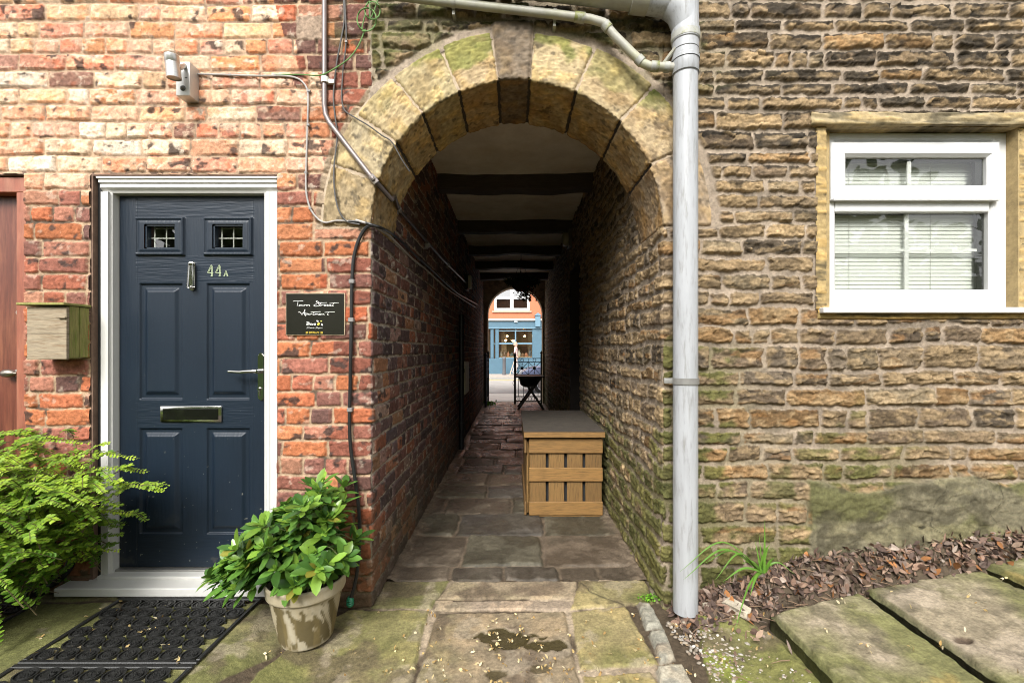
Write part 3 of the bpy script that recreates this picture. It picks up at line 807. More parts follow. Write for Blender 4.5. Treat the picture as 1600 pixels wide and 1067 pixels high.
col = mix(col, c3(.06, .05, .035), .6 * ss(.1, .5, fbm(X * 4, Y * 4, 335, 4)))
col = col * (1 + .25 * n2)[..., None]
col = mix(c3(.13, .10, .07) * (1 + .35 * n2)[..., None], col, ss(-.004, .006, sd))
wl = ss(.10, .02, np.minimum(X - XL, XR - X) + .04 * fbm(X * 8, Y * 5, 336, 3))
col = mix(col, c3(.17, .13, .09) * (1 + .4 * n2)[..., None], .8 * wl); hz = hz * (1 - wl) + wl * (.012 + .008 * n2)
far = ss(4.0, 8.0, Y)  # flags coloured paler towards the street, daylight put into the colour
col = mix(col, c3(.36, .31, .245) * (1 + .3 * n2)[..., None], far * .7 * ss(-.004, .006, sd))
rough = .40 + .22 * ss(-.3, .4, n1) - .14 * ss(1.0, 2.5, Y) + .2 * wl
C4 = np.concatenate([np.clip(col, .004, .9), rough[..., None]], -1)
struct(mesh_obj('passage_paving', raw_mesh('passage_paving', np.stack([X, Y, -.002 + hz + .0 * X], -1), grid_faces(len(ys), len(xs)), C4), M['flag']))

# raised loose slabs beside the wall
def big_slab(label, pts, zs, seed, hole=None):
    """pts: four corners (x, y), zs: their heights"""
    p = np.array(pts, float); z4 = np.array(zs, float)
    n = 150; inner = .012
    s = np.concatenate([[0, 0], np.linspace(0, 1, n), [1, 1]]); 
    S, T = np.meshgrid(s, s)
    X = (1 - S) * (1 - T) * p[0, 0] + S * (1 - T) * p[1, 0] + S * T * p[2, 0] + (1 - S) * T * p[3, 0]
    Y = (1 - S) * (1 - T) * p[0, 1] + S * (1 - T) * p[1, 1] + S * T * p[2, 1] + (1 - S) * T * p[3, 1]
    Zb = (1 - S) * (1 - T) * z4[0] + S * (1 - T) * z4[1] + S * T * z4[2] + (1 - S) * T * z4[3]
    L1 = np.hypot(*(p[1] - p[0])); L2 = np.hypot(*(p[3] - p[0]))
    e = np.minimum(np.minimum(S, 1 - S) * L1, np.minimum(T, 1 - T) * L2)
    n1 = fbm(X * 5, Y * 5, seed, 5); n2 = fbm(X * 24, Y * 24, seed + 1, 4); n3 = fbm(X * 80, Y * 80, seed + 2, 3)
    Zt = Zb + .006 * n1 + .0025 * n2 + .001 * n3 - .022 * ss(.022, 0, e + .008 * n2)
    idx = np.arange(n + 4)
    I, J = np.meshgrid(idx, idx)
    low = (I == 0) | (I == n + 3) | (J == 0) | (J == n + 3)
    X = X + np.where(low, 0, 0) + .007 * fbm(Y * 9, Zb, seed + 5, 3) * ss(.03, 0, e); Y = Y + .007 * fbm(X * 9, Zb, seed + 6, 3) * ss(.03, 0, e)
    Zt = np.where(low, Zb - .085, Zt)
    base = c3(.30, .25, .17)
    col = np.broadcast_to(base, X.shape + (3,))
    alg = ss(-.25, .3, fbm(X * 2.2, Y * 2.2, seed + 7, 4) + .45 * ss(.28, .02, e) - .05)
    col = mix(col, c3(.17, .175, .055), .8 * alg)
    col = mix(col, c3(.40, .33, .25), .6 * ss(.1, .5, n1 + .3 * n2) * (1 - alg * .6))
    col = mix(col, c3(.10, .085, .055), .5 * ss(.15, .5, fbm(X * 8, Y * 8, seed + 8, 5)))
    col = mix(col, c3(.42, .27, .08), .35 * ss(.3, .5, fbm(X * 4 + 5, Y * 4, seed + 9, 4)))
    col = mix(col, c3(.09, .10, .03), .7 * np.where(low, 1, ss(.03, .0, e)))
    if hole is not None:
        hd = np.hypot((X - hole[0]) / .035, (Y - hole[1]) / .022)
        Zt = Zt - .012 * ss(1.1, .6, hd); col = mix(col, c3(.07, .045, .03), .9 * ss(1.25, .8, hd))
    col = .84 * col * (1 + .28 * n2 + .22 * n3)[..., None]
    o = mesh_obj('stone_slab', raw_mesh('stone_slab', np.stack([X, Y, Zt], -1), grid_faces(n + 4, n + 4), np.clip(col, .004, .9)), M['flag'])
    return tag(o, label, 'slab', 'raised stone slabs beside the rubble wall')
big_slab('mossy raised slab nearest the grey downpipe', [(1.175, -.20), (1.665, -.095), (1.675, -1.5), (1.185, -1.5)], [.095, .142, .142, .085], 400)
big_slab('raised slab with a small round hole in it', [(1.695, -.09), (2.26, -.075), (2.30, -1.5), (1.700, -1.5)], [.150, .245, .245, .140], 420, (gp(1505, 988, .19)[0], gp(1505, 988, .19)[1]))
big_slab('raised slab at the far end beneath the white window', [(2.285, -.06), (2.95, -.05), (2.95, -1.5), (2.325, -1.5)], [.262, .35, .35, .255], 440)

# ------------------------------------------------------------------ leaf shaped faces
LT = np.array([(0, 0, 0), (.22, .36, .05), (.5, .5, .07), (.8, .30, .04), (1, 0, 0), (.8, -.30, .04), (.5, -.5, .07), (.22, -.36, .05), (.5, 0, -.02)])
LF = np.array([(0, 8, 2, 1), (8, 4, 3, 2), (0, 7, 6, 8), (8, 6, 5, 4)])
def leaves_mesh(name, P, D, Nn, Lh, W, C, droop=.0, tmpl=None):
    """P positions, D directions, Nn normals, Lh lengths, W widths, C colours"""
    T = LT if tmpl is None else tmpl
    P = np.asarray(P, float); D = np.asarray(D, float); Nn = np.asarray(Nn, float)
    D = D / (np.linalg.norm(D, axis=1, keepdims=True) + 1e-9)
    S = np.cross(Nn, D); S = S / (np.linalg.norm(S, axis=1, keepdims=True) + 1e-9)
    Nn = np.cross(D, S)
    Lh = np.asarray(Lh, float)[:, None, None]; W = np.asarray(W, float)[:, None, None]
    dr = np.asarray(droop, float).reshape(-1, 1, 1) if np.ndim(droop) else droop
    V = P[:, None] + D[:, None] * T[None, :, 0:1] * Lh + S[:, None] * T[None, :, 1:2] * W + Nn[:, None] * (T[None, :, 2:3] * W - dr * Lh * T[None, :, 0:1] ** 2)
    n = len(P); k = len(T)
    Fq = (LF[None] + (np.arange(n) * k)[:, None, None]).reshape(-1, 4)
    Cc = np.repeat(np.asarray(C, float)[:, None], k, 1)
    return raw_mesh(name, V.reshape(-1, 3), Fq, Cc.reshape(-1, Cc.shape[-1]))
M['leaf'] = mat('living_leaf', attr=True, var=.12, vscale=30, spec=.5, trans=.28)
M['deadleaf'] = mat('dead_leaf', attr=True, var=.3, vscale=40, spec=.3, trans=.08)

def rand_dirs(n, rr, up=0.0):
    a = rr.uniform(0, 2 * PI, n); z = rr.uniform(-1, 1, n)
    v = np.stack([np.sqrt(1 - z * z) * np.cos(a), np.sqrt(1 - z * z) * np.sin(a), z + up], 1)
    return v / np.linalg.norm(v, axis=1, keepdims=True)

# leaf litter along the foot of the rubble wall
rr = np.random.RandomState(21)
n = 4800
x = rr.uniform(.78, 2.75, n); y = np.where(rr.rand(n) < .72, rr.uniform(-.2, .02, n), -rr.uniform(0, 1, n) ** 1.5 * .62)
okm = (x < 1.15) | (y > -.13 + .06 * rr.rand(n) * (x > 1.3)) 
okm &= ~((x > .70) & (x < .98) & (y < -.27) & (rr.rand(n) < .75))
okm &= ~((x > .96) & (x < 1.14) & (y < -.32) & (rr.rand(n) < .8))
x = x[okm]; y = y[okm]; n = len(x)
pile = ss(-.22, -.02, y)
z = ground_z(x, y) + .006 + rr.uniform(0, .022, n) * pile + .006 * rr.rand(n)
pal = np.array([(.26, .165, .12), (.17, .11, .085), (.33, .215, .15), (.11, .075, .06), (.40, .28, .20), (.30, .225, .18), (.36, .16, .06), (.21, .155, .125), (.42, .34, .28)])
C = pal[rr.choice(9, n, p=[.17, .16, .13, .14, .10, .12, .05, .08, .05])] * rr.uniform(.5, 1.0, (n, 1))
nrm = rand_dirs(n, rr, .9); nrm[:, 1] -= .25
litter = mesh_obj('leaf_litter', leaves_mesh('leaf_litter', np.stack([x, y, z], 1), rand_dirs(n, rr, .05), nrm, rr.uniform(.016, .060, n), rr.uniform(.010, .030, n), C, rr.uniform(-.3, .5, n)), M['deadleaf'])
struct(litter, 'stuff'); tag(litter, 'brown dead leaves piled along the foot of the rubble wall', 'leaf litter')

# gravel in the gutter beside the setts
def pebbles(name, x, y, z, r, C):
    t = bmesh.new(); bmesh.ops.create_icosphere(t, subdivisions=1, radius=1); V0 = np.array([v.co[:] for v in t.verts]); F0 = np.array([[v.index for v in f.verts] for f in t.faces]); t.free()
    n = len(x); rr = np.random.RandomState(9)
    sc = rr.uniform(.6, 1.3, (n, 1, 3)) * np.array([1, 1, .6]); a = rr.uniform(0, 6.28, n)
    V = V0[None] * sc * r[:, None, None] * (1 + .25 * rr.uniform(-1, 1, (n, len(V0), 1)))
    ca, sa = np.cos(a)[:, None], np.sin(a)[:, None]
    V = np.stack([V[..., 0] * ca - V[..., 1] * sa, V[..., 0] * sa + V[..., 1] * ca, V[..., 2]], -1) + np.stack([x, y, z], 1)[:, None]
    Fq = (F0[None] + (np.arange(n) * len(V0))[:, None, None]).reshape(-1, 3)
    return raw_mesh(name, V.reshape(-1, 3), Fq, np.repeat(C[:, None], len(V0), 1).reshape(-1, 3))
n = 1500
x = rr.uniform(.72, 1.18, n); y = rr.uniform(-.75, -.12, n)
g = ((x - (.70 + (-.12 - y) * .22)) > 0) & ((x - (.86 + (-.12 - y) * .30)) < .03 + .12 * (rr.rand(n) < .5))
x = x[g]; y = y[g]; n = len(x)
pal = np.array([(.40, .34, .27), (.52, .47, .40), (.28, .22, .16), (.36, .27, .17), (.60, .56, .50)])
gv = mesh_obj('gravel', pebbles('gravel', x, y, ground_z(x, y) + .002, rr.uniform(.003, .011, n), pal[rr.randint(0, 5, n)] * rr.uniform(.5, .9, (n, 1))), M['dress'])
struct(gv, 'stuff'); tag(gv, 'pale gravel and grit in the gutter beside the setts', 'gravel')
for (px_, py_, s, lab) in ((1150, 958, .055, 'long pale broken stone lying in the leaves under the grass tuft'), (1108, 950, .030, 'small chunky stone close to the downpipe foot'), (1072, 958, .020, 'smallest pale stone just under the downpipe')):
    q = gp(px_, py_, .06)
    b = MB(); b.box(-s, s, -s * .5, s * .5, -.012, s * .4, s * .18, 2)
    for v in b.bm.verts: v.co += Vector((random.uniform(-1, 1), random.uniform(-1, 1), random.uniform(-1, 1))) * s * .12
    o = b.build('loose_stone', mat('loose_stone', (.40, .35, .27), .9, var=.3, vscale=30, bump=.5), None)
    o.location = (q[0], q[1], float(ground_z(np.array(q[0]), np.array(q[1]))) + .012); o.rotation_euler = (.1, .1, [-.9, .3, .1][int(s < .05) + int(s < .025)])
    tag(o, lab, 'stone', 'loose stones by the downpipe')

# fallen seed clusters on the paving
n = 280
x = rr.uniform(-2.4, 2.6, n); y = rr.uniform(-.8, -.02, n)
jj = rr.rand(n) < .42
x[jj] = rr.normal(.0, .38, jj.sum()); y[jj] = rr.normal(-.42, .16, jj.sum())
jj = rr.rand(n) < .07; x[jj] = g1[0] + rr.normal(.05, .09, jj.sum()); y[jj] = g1[1] + rr.normal(-.01, .03, jj.sum())
okm = (y < -.02) & (x > -2.5) & ~((x > .95) & (y > -.15)); x = x[okm]; y = y[okm]; n = len(x)
zz = ground_z(x, y); zz = np.where((x > 1.18) & (y < -.1), slabz(x) + .008, zz)
PX, PD, PN, PL, PW, PC = [], [], [], [], [], []
for i in range(n):
    m = rr.randint(1, 5)
    for q in range(m):
        PX.append((x[i] + rr.normal(0, .006), y[i] + rr.normal(0, .006), zz[i] + .008 + rr.uniform(0, .006)))
        PL.append(rr.uniform(.010, .021)); PW.append(rr.uniform(.006, .011)); PC.append(np.array([(.50, .36, .15), (.58, .46, .24), (.38, .24, .09), (.62, .53, .34)][rr.randint(4)]) * rr.uniform(.7, 1.1))
m = len(PX)
sdm = mesh_obj('fallen_seeds', leaves_mesh('fallen_seeds', PX, rand_dirs(m, rr, .1), rand_dirs(m, rr, .8), PL, PW, PC, .4), M['deadleaf'])
struct(sdm, 'stuff'); tag(sdm, 'small straw coloured seed husks scattered over the paving', 'seed husks')

# twigs among the litter
rr = np.random.RandomState(31); b = MB()
for i in range(70):
    x = rr.uniform(.8, 2.7); y = rr.uniform(-.22, -.02) if rr.rand() < .7 else rr.uniform(-.6, -.1); 
    if x > 1.15: y = max(y, -.12)
    L_ = rr.uniform(.04, .13); a = rr.uniform(0, 6.28); z = float(ground_z(np.array(x), np.array(y))) + .022
    p = Vector((x, y, z)); d_ = Vector((math.cos(a), math.sin(a) * .5, rr.uniform(-.1, .25))) * L_
    b.tube([p, p + d_ * .5 + Vector((0, 0, .004)), p + d_], [.0022, .0018, .001], 5)
tw = b.build('twig_litter', mat('twig', (.20, .13, .08), .85, var=.3)); struct(tw, 'stuff'); tag(tw, 'thin brown twigs lying among the dead leaves', 'twigs')
# ------------------------------------------------------------------ navy front door
M['navy'] = mat('navy_door', (.0185, .026, .036), .42, var=.12, vscale=20, stretch=(3, 3, 60), bump=.35, bscale=10, bdist=.0022)
M['navy2'] = mat('navy_door_grain', (.0185, .026, .036), .42, var=.12, vscale=20, stretch=(60, 3, 3), bump=.35, bscale=10, bdist=.0022)
M['pane'] = glass_mat('window_glass', (.95, .96, .94), .03, .01)
M['lead'] = mat('white_bar', (.30, .30, .28), .45)
YD = .075
def dx(px): return (px - 802) * (YD - CAMY) / F
def dz(py): return CAMH + (546 - py) * (YD - CAMY) / F
# frame
b = MB()
fo = (-2.096, -1.200, 2.166); yf0, yf1 = .022, .105
xi0, xi1, zi = dx(187) - .004, dx(418) + .004, dz(307) + .004
zsill = .150
for (a0, a1) in ((fo[0], xi0), (xi1, fo[1])):
    s = 1 if a0 == fo[0] else -1
    # stepped profile: outer flat, bevel, rebate
    o0 = fo[0] if s == 1 else fo[1]; i0 = xi0 if s == 1 else xi1
    ztop = zi
    prof = [(o0, yf0), (o0 + s * .034, yf0), (o0 + s * .040, yf0 - .004), (i0 - s * .022, yf0 - .004), (i0 - s * .010, yf0 + .010), (i0, yf0 + .016), (i0, yf1), (o0, yf1)]
    b.prism([(x, y, zsill) for x, y in prof], (0, 0, zi + .0015 - zsill))
prof = [(fo[2] - .018, yf0), (fo[2] - .026, yf0), (fo[2] - .029, yf0 - .004), (zi + .022, yf0 - .004), (zi + .010, yf0 + .010), (zi, yf0 + .016), (zi, yf1), (fo[2] - .018, yf1)]
# head with mitred look
b.prism([(fo[0], y, z) for z, y in prof], (fo[1] - fo[0], 0, 0))
frame = b.build('door_frame', M['upvc_door'], brick_house)
b = MB(); b.box(fo[0] - .006, fo[1] + .004, .012, .10, fo[2] - .022, fo[2] + .000, .003); b.box(fo[0] - .010, fo[1] + .008, .004, .05, fo[2] - .004, fo[2] + .008, .003)
b.build('head_drip', M['upvc_door'], frame)
b = MB(); b.box(-2.23, -1.196, -.085, .03, .100, .142, .006, 2); b.box(fo[0] - .002, fo[1] + .002, .0, .105, .142, .158, .003)
b.build('door_sill', M['upvc_door'], brick_house)
b = MB(); b.box(xi0, xi1, .05, .10, .158, .168, .002); b.build('threshold', mat('alu_threshold', (.45, .44, .42), .4, .8), brick_house)
b = MB(); b.box(fo[0] - .030, fo[0] - .001, .03, .10, .12, 2.16); b.box(fo[1] + .001, fo[1] + .01, .03, .10, .12, 2.16); b.build('frame_gap', M['seal_gap'], brick_house)  # black strips standing for the shaded gap between frame and brick
# leaf: height field with mouldings and pressed panels
x0, x1, z0, z1 = dx(187), dx(418), .172, dz(307)
panels = [(dx(218), dx(285), dz(624), dz(443)), (dx(323), dx(390), dz(624), dz(443)), (dx(218), dx(285), dz(834), dz(669)), (dx(323), dx(390), dz(834), dz(669))]
lites = [(dx(213), dx(290), dz(400), dz(340)), (dx(319), dx(396), dz(400), dz(340))]
gl = [(dx(229), dx(276), dz(389), dz(352)), (dx(335), dx(382), dz(389), dz(352))]
xs = np.array(steps(x0, x1, .0032)); zs = np.array(steps(z0, z1, .0032))
X, Z = np.meshgrid(xs, zs); H = np.zeros_like(X)
def inrect(r): return np.minimum(np.minimum(X - r[0], r[1] - X), np.minimum(Z - r[2], r[3] - Z))
for r in panels:
    d = inrect(r)
    H += -.011 * ss(0, .006, d) + .013 * ss(.020, .045, d)
for r, g in zip(lites, gl):
    d = inrect(r); e = inrect(g)
    H += .016 * ss(-.001, .006, d) - .006 * ss(.010, .016, d) + .004 * ss(.016, .03, d)
hol = np.maximum(inrect(gl[0]), inrect(gl[1])) > -.001
# moulded wood grain: rails run across, stiles upright
rail = ((Z > dz(340)) | ((Z < dz(400)) & (Z > dz(440))) | ((Z < dz(628)) & (Z > dz(665))) | (Z < dz(836))) & (X > dx(212)) & (X < dx(397))
H = np.where(rail, H + .00075 * fbm(X * 14 + .6 * fbm(X * 4, Z * 10, 502, 2), Z * 190, 500, 3), H + .0005 * fbm(X * 230, Z * 12, 501, 3))
for gx in (dx(214), dx(395)): H -= .0016 * np.exp(-((X - gx) / .002) ** 2)
kc = cells((~hol).astype(float)) > .5
C = np.broadcast_to(c3(.0075, .0145, .0250), X.shape + (3,)) * (1 + .10 * fbm(X * 5, Z * 4, 505, 4))[..., None]
C = mix(C, c3(.05, .05, .045), .5 * ss(.45, .8, fbm(X * 16, Z * 14, 506, 4)) * ss(.55, .2, Z))
C = mix(C, c3(.25, .24, .2), .8 * (vn(X * 110, Z * 110, 507) > .975) * ss(1.4, .3, Z))
C4 = np.concatenate([C, np.full(X.shape + (1,), .40)], -1)
M['navy'] = mat('navy_grp', attr=True, var=.06, vscale=12, bump=.12, bscale=160, bdist=.001, spec=.38)
door = mesh_obj('front_door', raw_mesh('front_door', np.stack([X, YD - H, Z], -1), grid_faces(len(zs), len(xs), kc), C4), M['navy'], brick_house)
door['label'] = 'navy panelled door numbered 44A with two small windows'
b = MB(); b.box(x0, x1, YD + .012, YD + .05, z0, gl[0][2] - .01); b.box(x0, x1, YD + .012, YD + .05, gl[0][3] + .01, z1)
b.build('door_core', M['dark'], door)
for g in gl:
    b = MB(); w_ = .0
    ins = YD + .024
    for (a, c_, e, f) in ((g[0] - .004, g[0] + .006, g[2], g[3]), (g[1] - .006, g[1] + .004, g[2], g[3])): b.box(a, c_, YD - .006, ins, e - .004, f + .004)
    b.box(g[0] - .004, g[1] + .004, YD - .006, ins, g[2] - .004, g[2] + .006); b.box(g[0] - .004, g[1] + .004, YD - .006, ins, g[3] - .006, g[3] + .004)
    fr = b.build('light_frame', mat('navy_trim', (.0095, .018, .030), .4), door)
    b = MB(); b.box(g[0], g[1], ins - .006, ins - .002, g[2], g[3]); b.build('pane', M['pane'], door)
    b = MB()
    b.box(g[0] + .020, g[0] + .027, ins, ins + .004, g[2], g[3]); b.box(g[0] + .082, g[0] + .088, ins, ins + .004, g[2], g[3])
    zc = (g[2] + g[3]) / 2 - .001; b.box(g[0], g[1], ins - .0005, ins + .0035, zc - .003, zc + .003); b.box(g[0] + .02, g[1], ins - .0005, ins + .0035, g[3] - .012, g[3] - .009)
    b.build('glazing_bar', M['lead'], door)
b = MB(); b.box(-2.2, -1.1, .5, .52, 0, 2.3); b.build('hall_wall', mat('dark_hall', (.05, .045, .04), .9), brick_house)
# lever handle on its long plate
hx = dx(409); hz_ = dz(580)
def rounded_plate(cx, cz, w, h, y0, y1, n=10):
    p = []
    r = w / 2
    for i in range(n + 1): a = PI * i / n; p.append((cx + r * math.cos(a), y0, cz + h / 2 - r + r * math.sin(a)))
    for i in range(n + 1): a = PI + PI * i / n; p.append((cx + r * math.cos(a), y0, cz - h / 2 + r + r * math.sin(a)))
    return MB().prism(p, (0, y1 - y0, 0))
b = rounded_plate(dx(409.5), dz(588), .030, .245, YD - .014, YD + .002)
bmesh.ops.bevel(b.bm, geom=[e for e in b.bm.edges if all(abs(v.co.y - (YD - .014)) < 1e-5 for v in e.verts)], offset=.004, segments=2, affect='EDGES')
hd = b.build('door_handle', M['chrome'], door, True)
b = MB(); b.tube([(dx(409), YD - .01, hz_), (dx(409), YD - .055, hz_)], .010, 12)
b.tube(smooth_path([(dx(410), YD - .055, hz_ + .002), (dx(400), YD - .060, hz_ + .002), (dx(385), YD - .058, hz_ - .001), (dx(367), YD - .052, hz_ + .001)], 5), [.0105] * 4 + [.009] * 6 + [.0075] * 6, 12)
b.build('lever', M['chrome'], hd, True)
b = MB(); b.lathe((dx(408), YD - .014, dz(607)), [(.0, -.012), (.007, -.012), (.008, 0)], 14, Vector((0, 1, 0))); b.box(dx(407.4), dx(408.8), YD - .02, YD - .01, dz(618), dz(608), .002)
b.build('lock_barrel', M['chrome'], hd, True)
# knocker
b = rounded_plate(dx(301.5), dz(431.5), .030, .150, YD - .008, YD + .002); kn = b.build('knocker', M['chrome'], door, True)
lp = []
for i in range(24):
    a = 2 * PI * i / 24; lp.append((dx(302) + .003 + .010 * math.cos(a), YD - .022 - (.012 if math.sin(a) < 0 else 0), dz(431.5) + (.058 if math.sin(a) > 0 else -.056) + .010 * math.sin(a)))
b = MB(); b.tube(lp + [lp[0]], .0042, 8); b.lathe((dx(302) + .003, YD - .022, dz(413)), [(0, -.009), (.009, -.006), (.010, .008), (.006, .016)], 12, Vector((0, 1, 0)))
b.lathe((dx(302) + .003, YD - .012, dz(450)), [(0, -.006), (.008, -.003), (.008, .006)], 12, Vector((0, 1, 0)))
b.build('knocker_ring', M['chrome'], kn, True)
# letterbox
lb = MB(); lb.box(dx(252), dx(348), YD - .010, YD + .002, dz(659), dz(634), .004, 2); lo = lb.build('letterbox', M['chrome'], door, True)
b = MB(); b.box(dx(257), dx(343), YD - .0135, YD - .0098, dz(655), dz(638), .0015, 1); b.build('flap', mat('dark_chrome', (.05, .05, .045), .10, .9), lo)

# handwriting: strokes on a plane of constant y
def strokes(lines, ox, oz, sc, y, r, n=4):
    b = MB()
    for l in lines:
        pts = [(ox + p[0] * sc, y, oz + p[1] * sc) for p in l]
        if len(pts) > 2: pts = smooth_path(pts, n)
        b.tube(pts, r, 5)
    return b
four = [[(.30, .0), (.30, .95), (.26, .97), (.0, .36), (.02, .30), (.42, .32)], [(.36, .0), (.36, .9)], [(.08, .38), (.26, .78)], [(.06, .28), (.44, .26)], [(.24, .02), (.36, .0)]]
aaa = [[(.0, 0), (.20, .62), (.25, .62), (.44, 0)], [(.10, .22), (.36, .22)], [(.07, .0), (.22, .46), (.36, 0)]]
ln = [[(a, c) for a, c in l] for l in four] + [[(a + .62, c) for a, c in l] for l in four] + [[(a * .75 + 1.26, c * .75) for a, c in l] for l in aaa]
st = []
for l in ln: st.append(l)
b = MB()
for l in ln:
    pts = [(dx(325) + p[0] * .066, YD - .0015, dz(432) + p[1] * .060) for p in l]
    b.tube(pts, .0019, 5)
b.build('house_number', mat('pale_green_chalk', (.36, .42, .27), .8), door)

# ------------------------------------------------------------------ red side door
M['redwood'] = mat('varnished_red_door', (.13, .038, .022), .38, var=.3, vscale=6, stretch=(8, 8, .8), col2=(.19, .07, .036), c2scale=3, bump=.15, bscale=20)
b = MB(); b.box(-2.518, -2.446, .015, .11, .05, 2.10, .004); b.box(-3.4, -2.446, .012, .11, 2.095, 2.172, .004)
b.build('side_door_frame', mat('red_door_frame', (.26, .08, .045), .5, var=.25, vscale=9, stretch=(4, 4, .7), col2=(.32, .135, .08), c2scale=5), brick_house)
b = MB(); b.box(-3.4, -2.52, .075, .11, .05, 2.094, .003)
sdoor = b.build('side_door', M['redwood'], brick_house); sdoor['label'] = 'reddish brown varnished side door'
q = at(14, 583, .07)
b = MB(); b.lathe((at(27, 583, .07).x, .075, q.z), [(.020, 0), (.020, -.006), (.011, -.010), (.008, -.030)], 18, Vector((0, 1, 0)))
kx = at(27, 583, .045).x
b.lathe((kx, .045, q.z), [(.007, 0), (.008, .012), (.017, .022), (.022, .045), (.019, .068), (.008, .082), (0, .084)], 18, Vector((-1, 0, 0)))
b.build('door_knob', mat('aged_nickel', (.28, .25, .21), .35, 1.0, var=.3), sdoor, True)
q = at(27, 488, .06); b = MB(); b.lathe((q.x, .076, q.z), [(.017, 0), (.017, -.005), (.013, -.012), (0, -.013)], 18, Vector((0, 1, 0))); b.box(q.x - .002, q.x + .002, .060, .064, q.z - .006, q.z + .006)
b.build('lock', mat('old_lock', (.42, .38, .33), .4, .8, var=.2), sdoor, True)

# ------------------------------------------------------------------ window
YW = .055
def wx_(px, y=YW): return (px - 802) * (y - CAMY) / F
def wz_(py, y=YW): return CAMH + (546 - py) * (y - CAMY) / F
def frame4(b, x0, x1, z0, z1, wl, wr, wb, wt, y0, y1, bev=.012):
    """rectangular frame with sloped inner bead, mitred"""
    o = [(x0, z0), (x1, z0), (x1, z1), (x0, z1)]; i = [(x0 + wl, z0 + wb), (x1 - wr, z0 + wb), (x1 - wr, z1 - wt), (x0 + wl, z1 - wt)]
    m = [(x0 + wl - bev, z0 + wb - bev), (x1 - wr + bev, z0 + wb - bev), (x1 - wr + bev, z1 - wt + bev), (x0 + wl - bev, z1 - wt + bev)]
    oo = [(x0 + .004, z0 + .004), (x1 - .004, z0 + .004), (x1 - .004, z1 - .004), (x0 + .004, z1 - .004)]
    def ringv(p, y): return [b.bm.verts.new((a, y, c)) for a, c in p]
    rings = [ringv(o, y1), ringv(o, y0 + .004), ringv(oo, y0), ringv(m, y0), ringv(i, y0 + bev), ringv(i, y1)]
    for a, c in zip(rings[:-1], rings[1:]): b.bridge(a, c)
    b.bridge(rings[-1], rings[0])
    return b
win = thing_part = None
fx0, fx1, fz0, fz1 = wx_(1290), wx_(1573), wz_(482), wz_(208)
b = MB(); wt = fz1 - wz_(330); 
# outer frame, transom at mid height
frame4(b, fx0, fx1, fz0, fz1, wx_(1302) - fx0 + .018, fx1 - wx_(1547) - .004, wz_(452) - fz0, .045, YW, YW + .07, .014)
window = b.build('window', M['upvc'], stone_house); window['label'] = 'white plastic window with lowered blind'
b = MB(); b.box(wx_(1302) + .01, wx_(1547), YW + .001, YW + .06, wz_(331), wz_(312), .006); b.build('transom', M['upvc'], window)
s0, s1, t0, t1 = wx_(1298, YW - .02), wx_(1562, YW - .02), wz_(313, YW - .02), wz_(222, YW - .02)
b = MB(); frame4(b, s0, s1, t0, t1, wx_(1322) - s0 - .008, s1 - wx_(1537) - .008, wz_(291) - t0, t1 - wz_(247), YW - .022, YW + .02, .016)
b.box(s0 + .01, s1 - .004, YW - .028, YW - .012, t0 - .003, t0 + .012, .003)
sash = b.build('vent_sash', M['upvc'], window)
b = MB(); b.box(s0 + .02, s1 - .02, YW + .006, YW + .010, t0 + .02, t1 - .02); b.build('pane', M['pane'], window)
b = MB(); b.box(fx0 + .03, fx1 - .06, YW + .030, YW + .034, fz0 + .04, wz_(325)); b.build('pane', M['pane'], window)
b = MB()
b.box(wx_(1421), wx_(1427), YW + .012, YW + .018, t0 + .05, t1 - .05)
b.box(wx_(1415, YW + .03), wx_(1421.5, YW + .03), YW + .036, YW + .042, fz0 + .05, wz_(325)); b.box(fx0 + .04, fx1 - .08, YW + .0365, YW + .0415, wz_(392.5, YW + .03), wz_(388.5, YW + .03))
b.build('glazing_bar', M['upvc'], window)
b = MB(); b.box(wx_(1537.5), wx_(1549), YW + .036, YW + .05, fz0 + .05, wz_(328)); b.box(wx_(1302), wx_(1548), YW + .036, YW + .05, wz_(332), wz_(328)); b.box(wx_(1527), wx_(1539), YW + .012, YW + .03, t0 + .06, t1 - .05); b.box(wx_(1320), wx_(1539), YW + .012, YW + .03, wz_(251), wz_(245))
b.build('black_gasket', M['seal_gap'], window)
M['slatm'] = mat('blind_slat', (.62, .63, .60), .45, trans=.1)
b = MB(); z = fz0 + .03
while z < fz1 - .03:
    b.prism([(fx0 + .02, YW + .0680, z), (fx0 + .02, YW + .0693, z - .001), (fx0 + .02, YW + .0735, z + .0215), (fx0 + .02, YW + .0722, z + .0225)], (fx1 - fx0 - .105, 0, 0)); z += .0205
bl = b.build('blind', M['slatm'], window)
b = MB()
for px_ in (1315, 1403, 1440, 1520): b.box(wx_(px_, .17), wx_(px_, .17) + .0016, .116, .1175, fz0, fz1)
b.build('blind_cord', mat('cord_grey', (.35, .35, .33), .8), bl)
b = MB(); b.box(1.45, 2.9, .30, .32, 1.3, 2.6); b.box(1.45, 2.9, YW + .07, .3, 1.34, 1.36); b.build('room_wall', mat('dim_room', (.4, .4, .36), .9), stone_house)
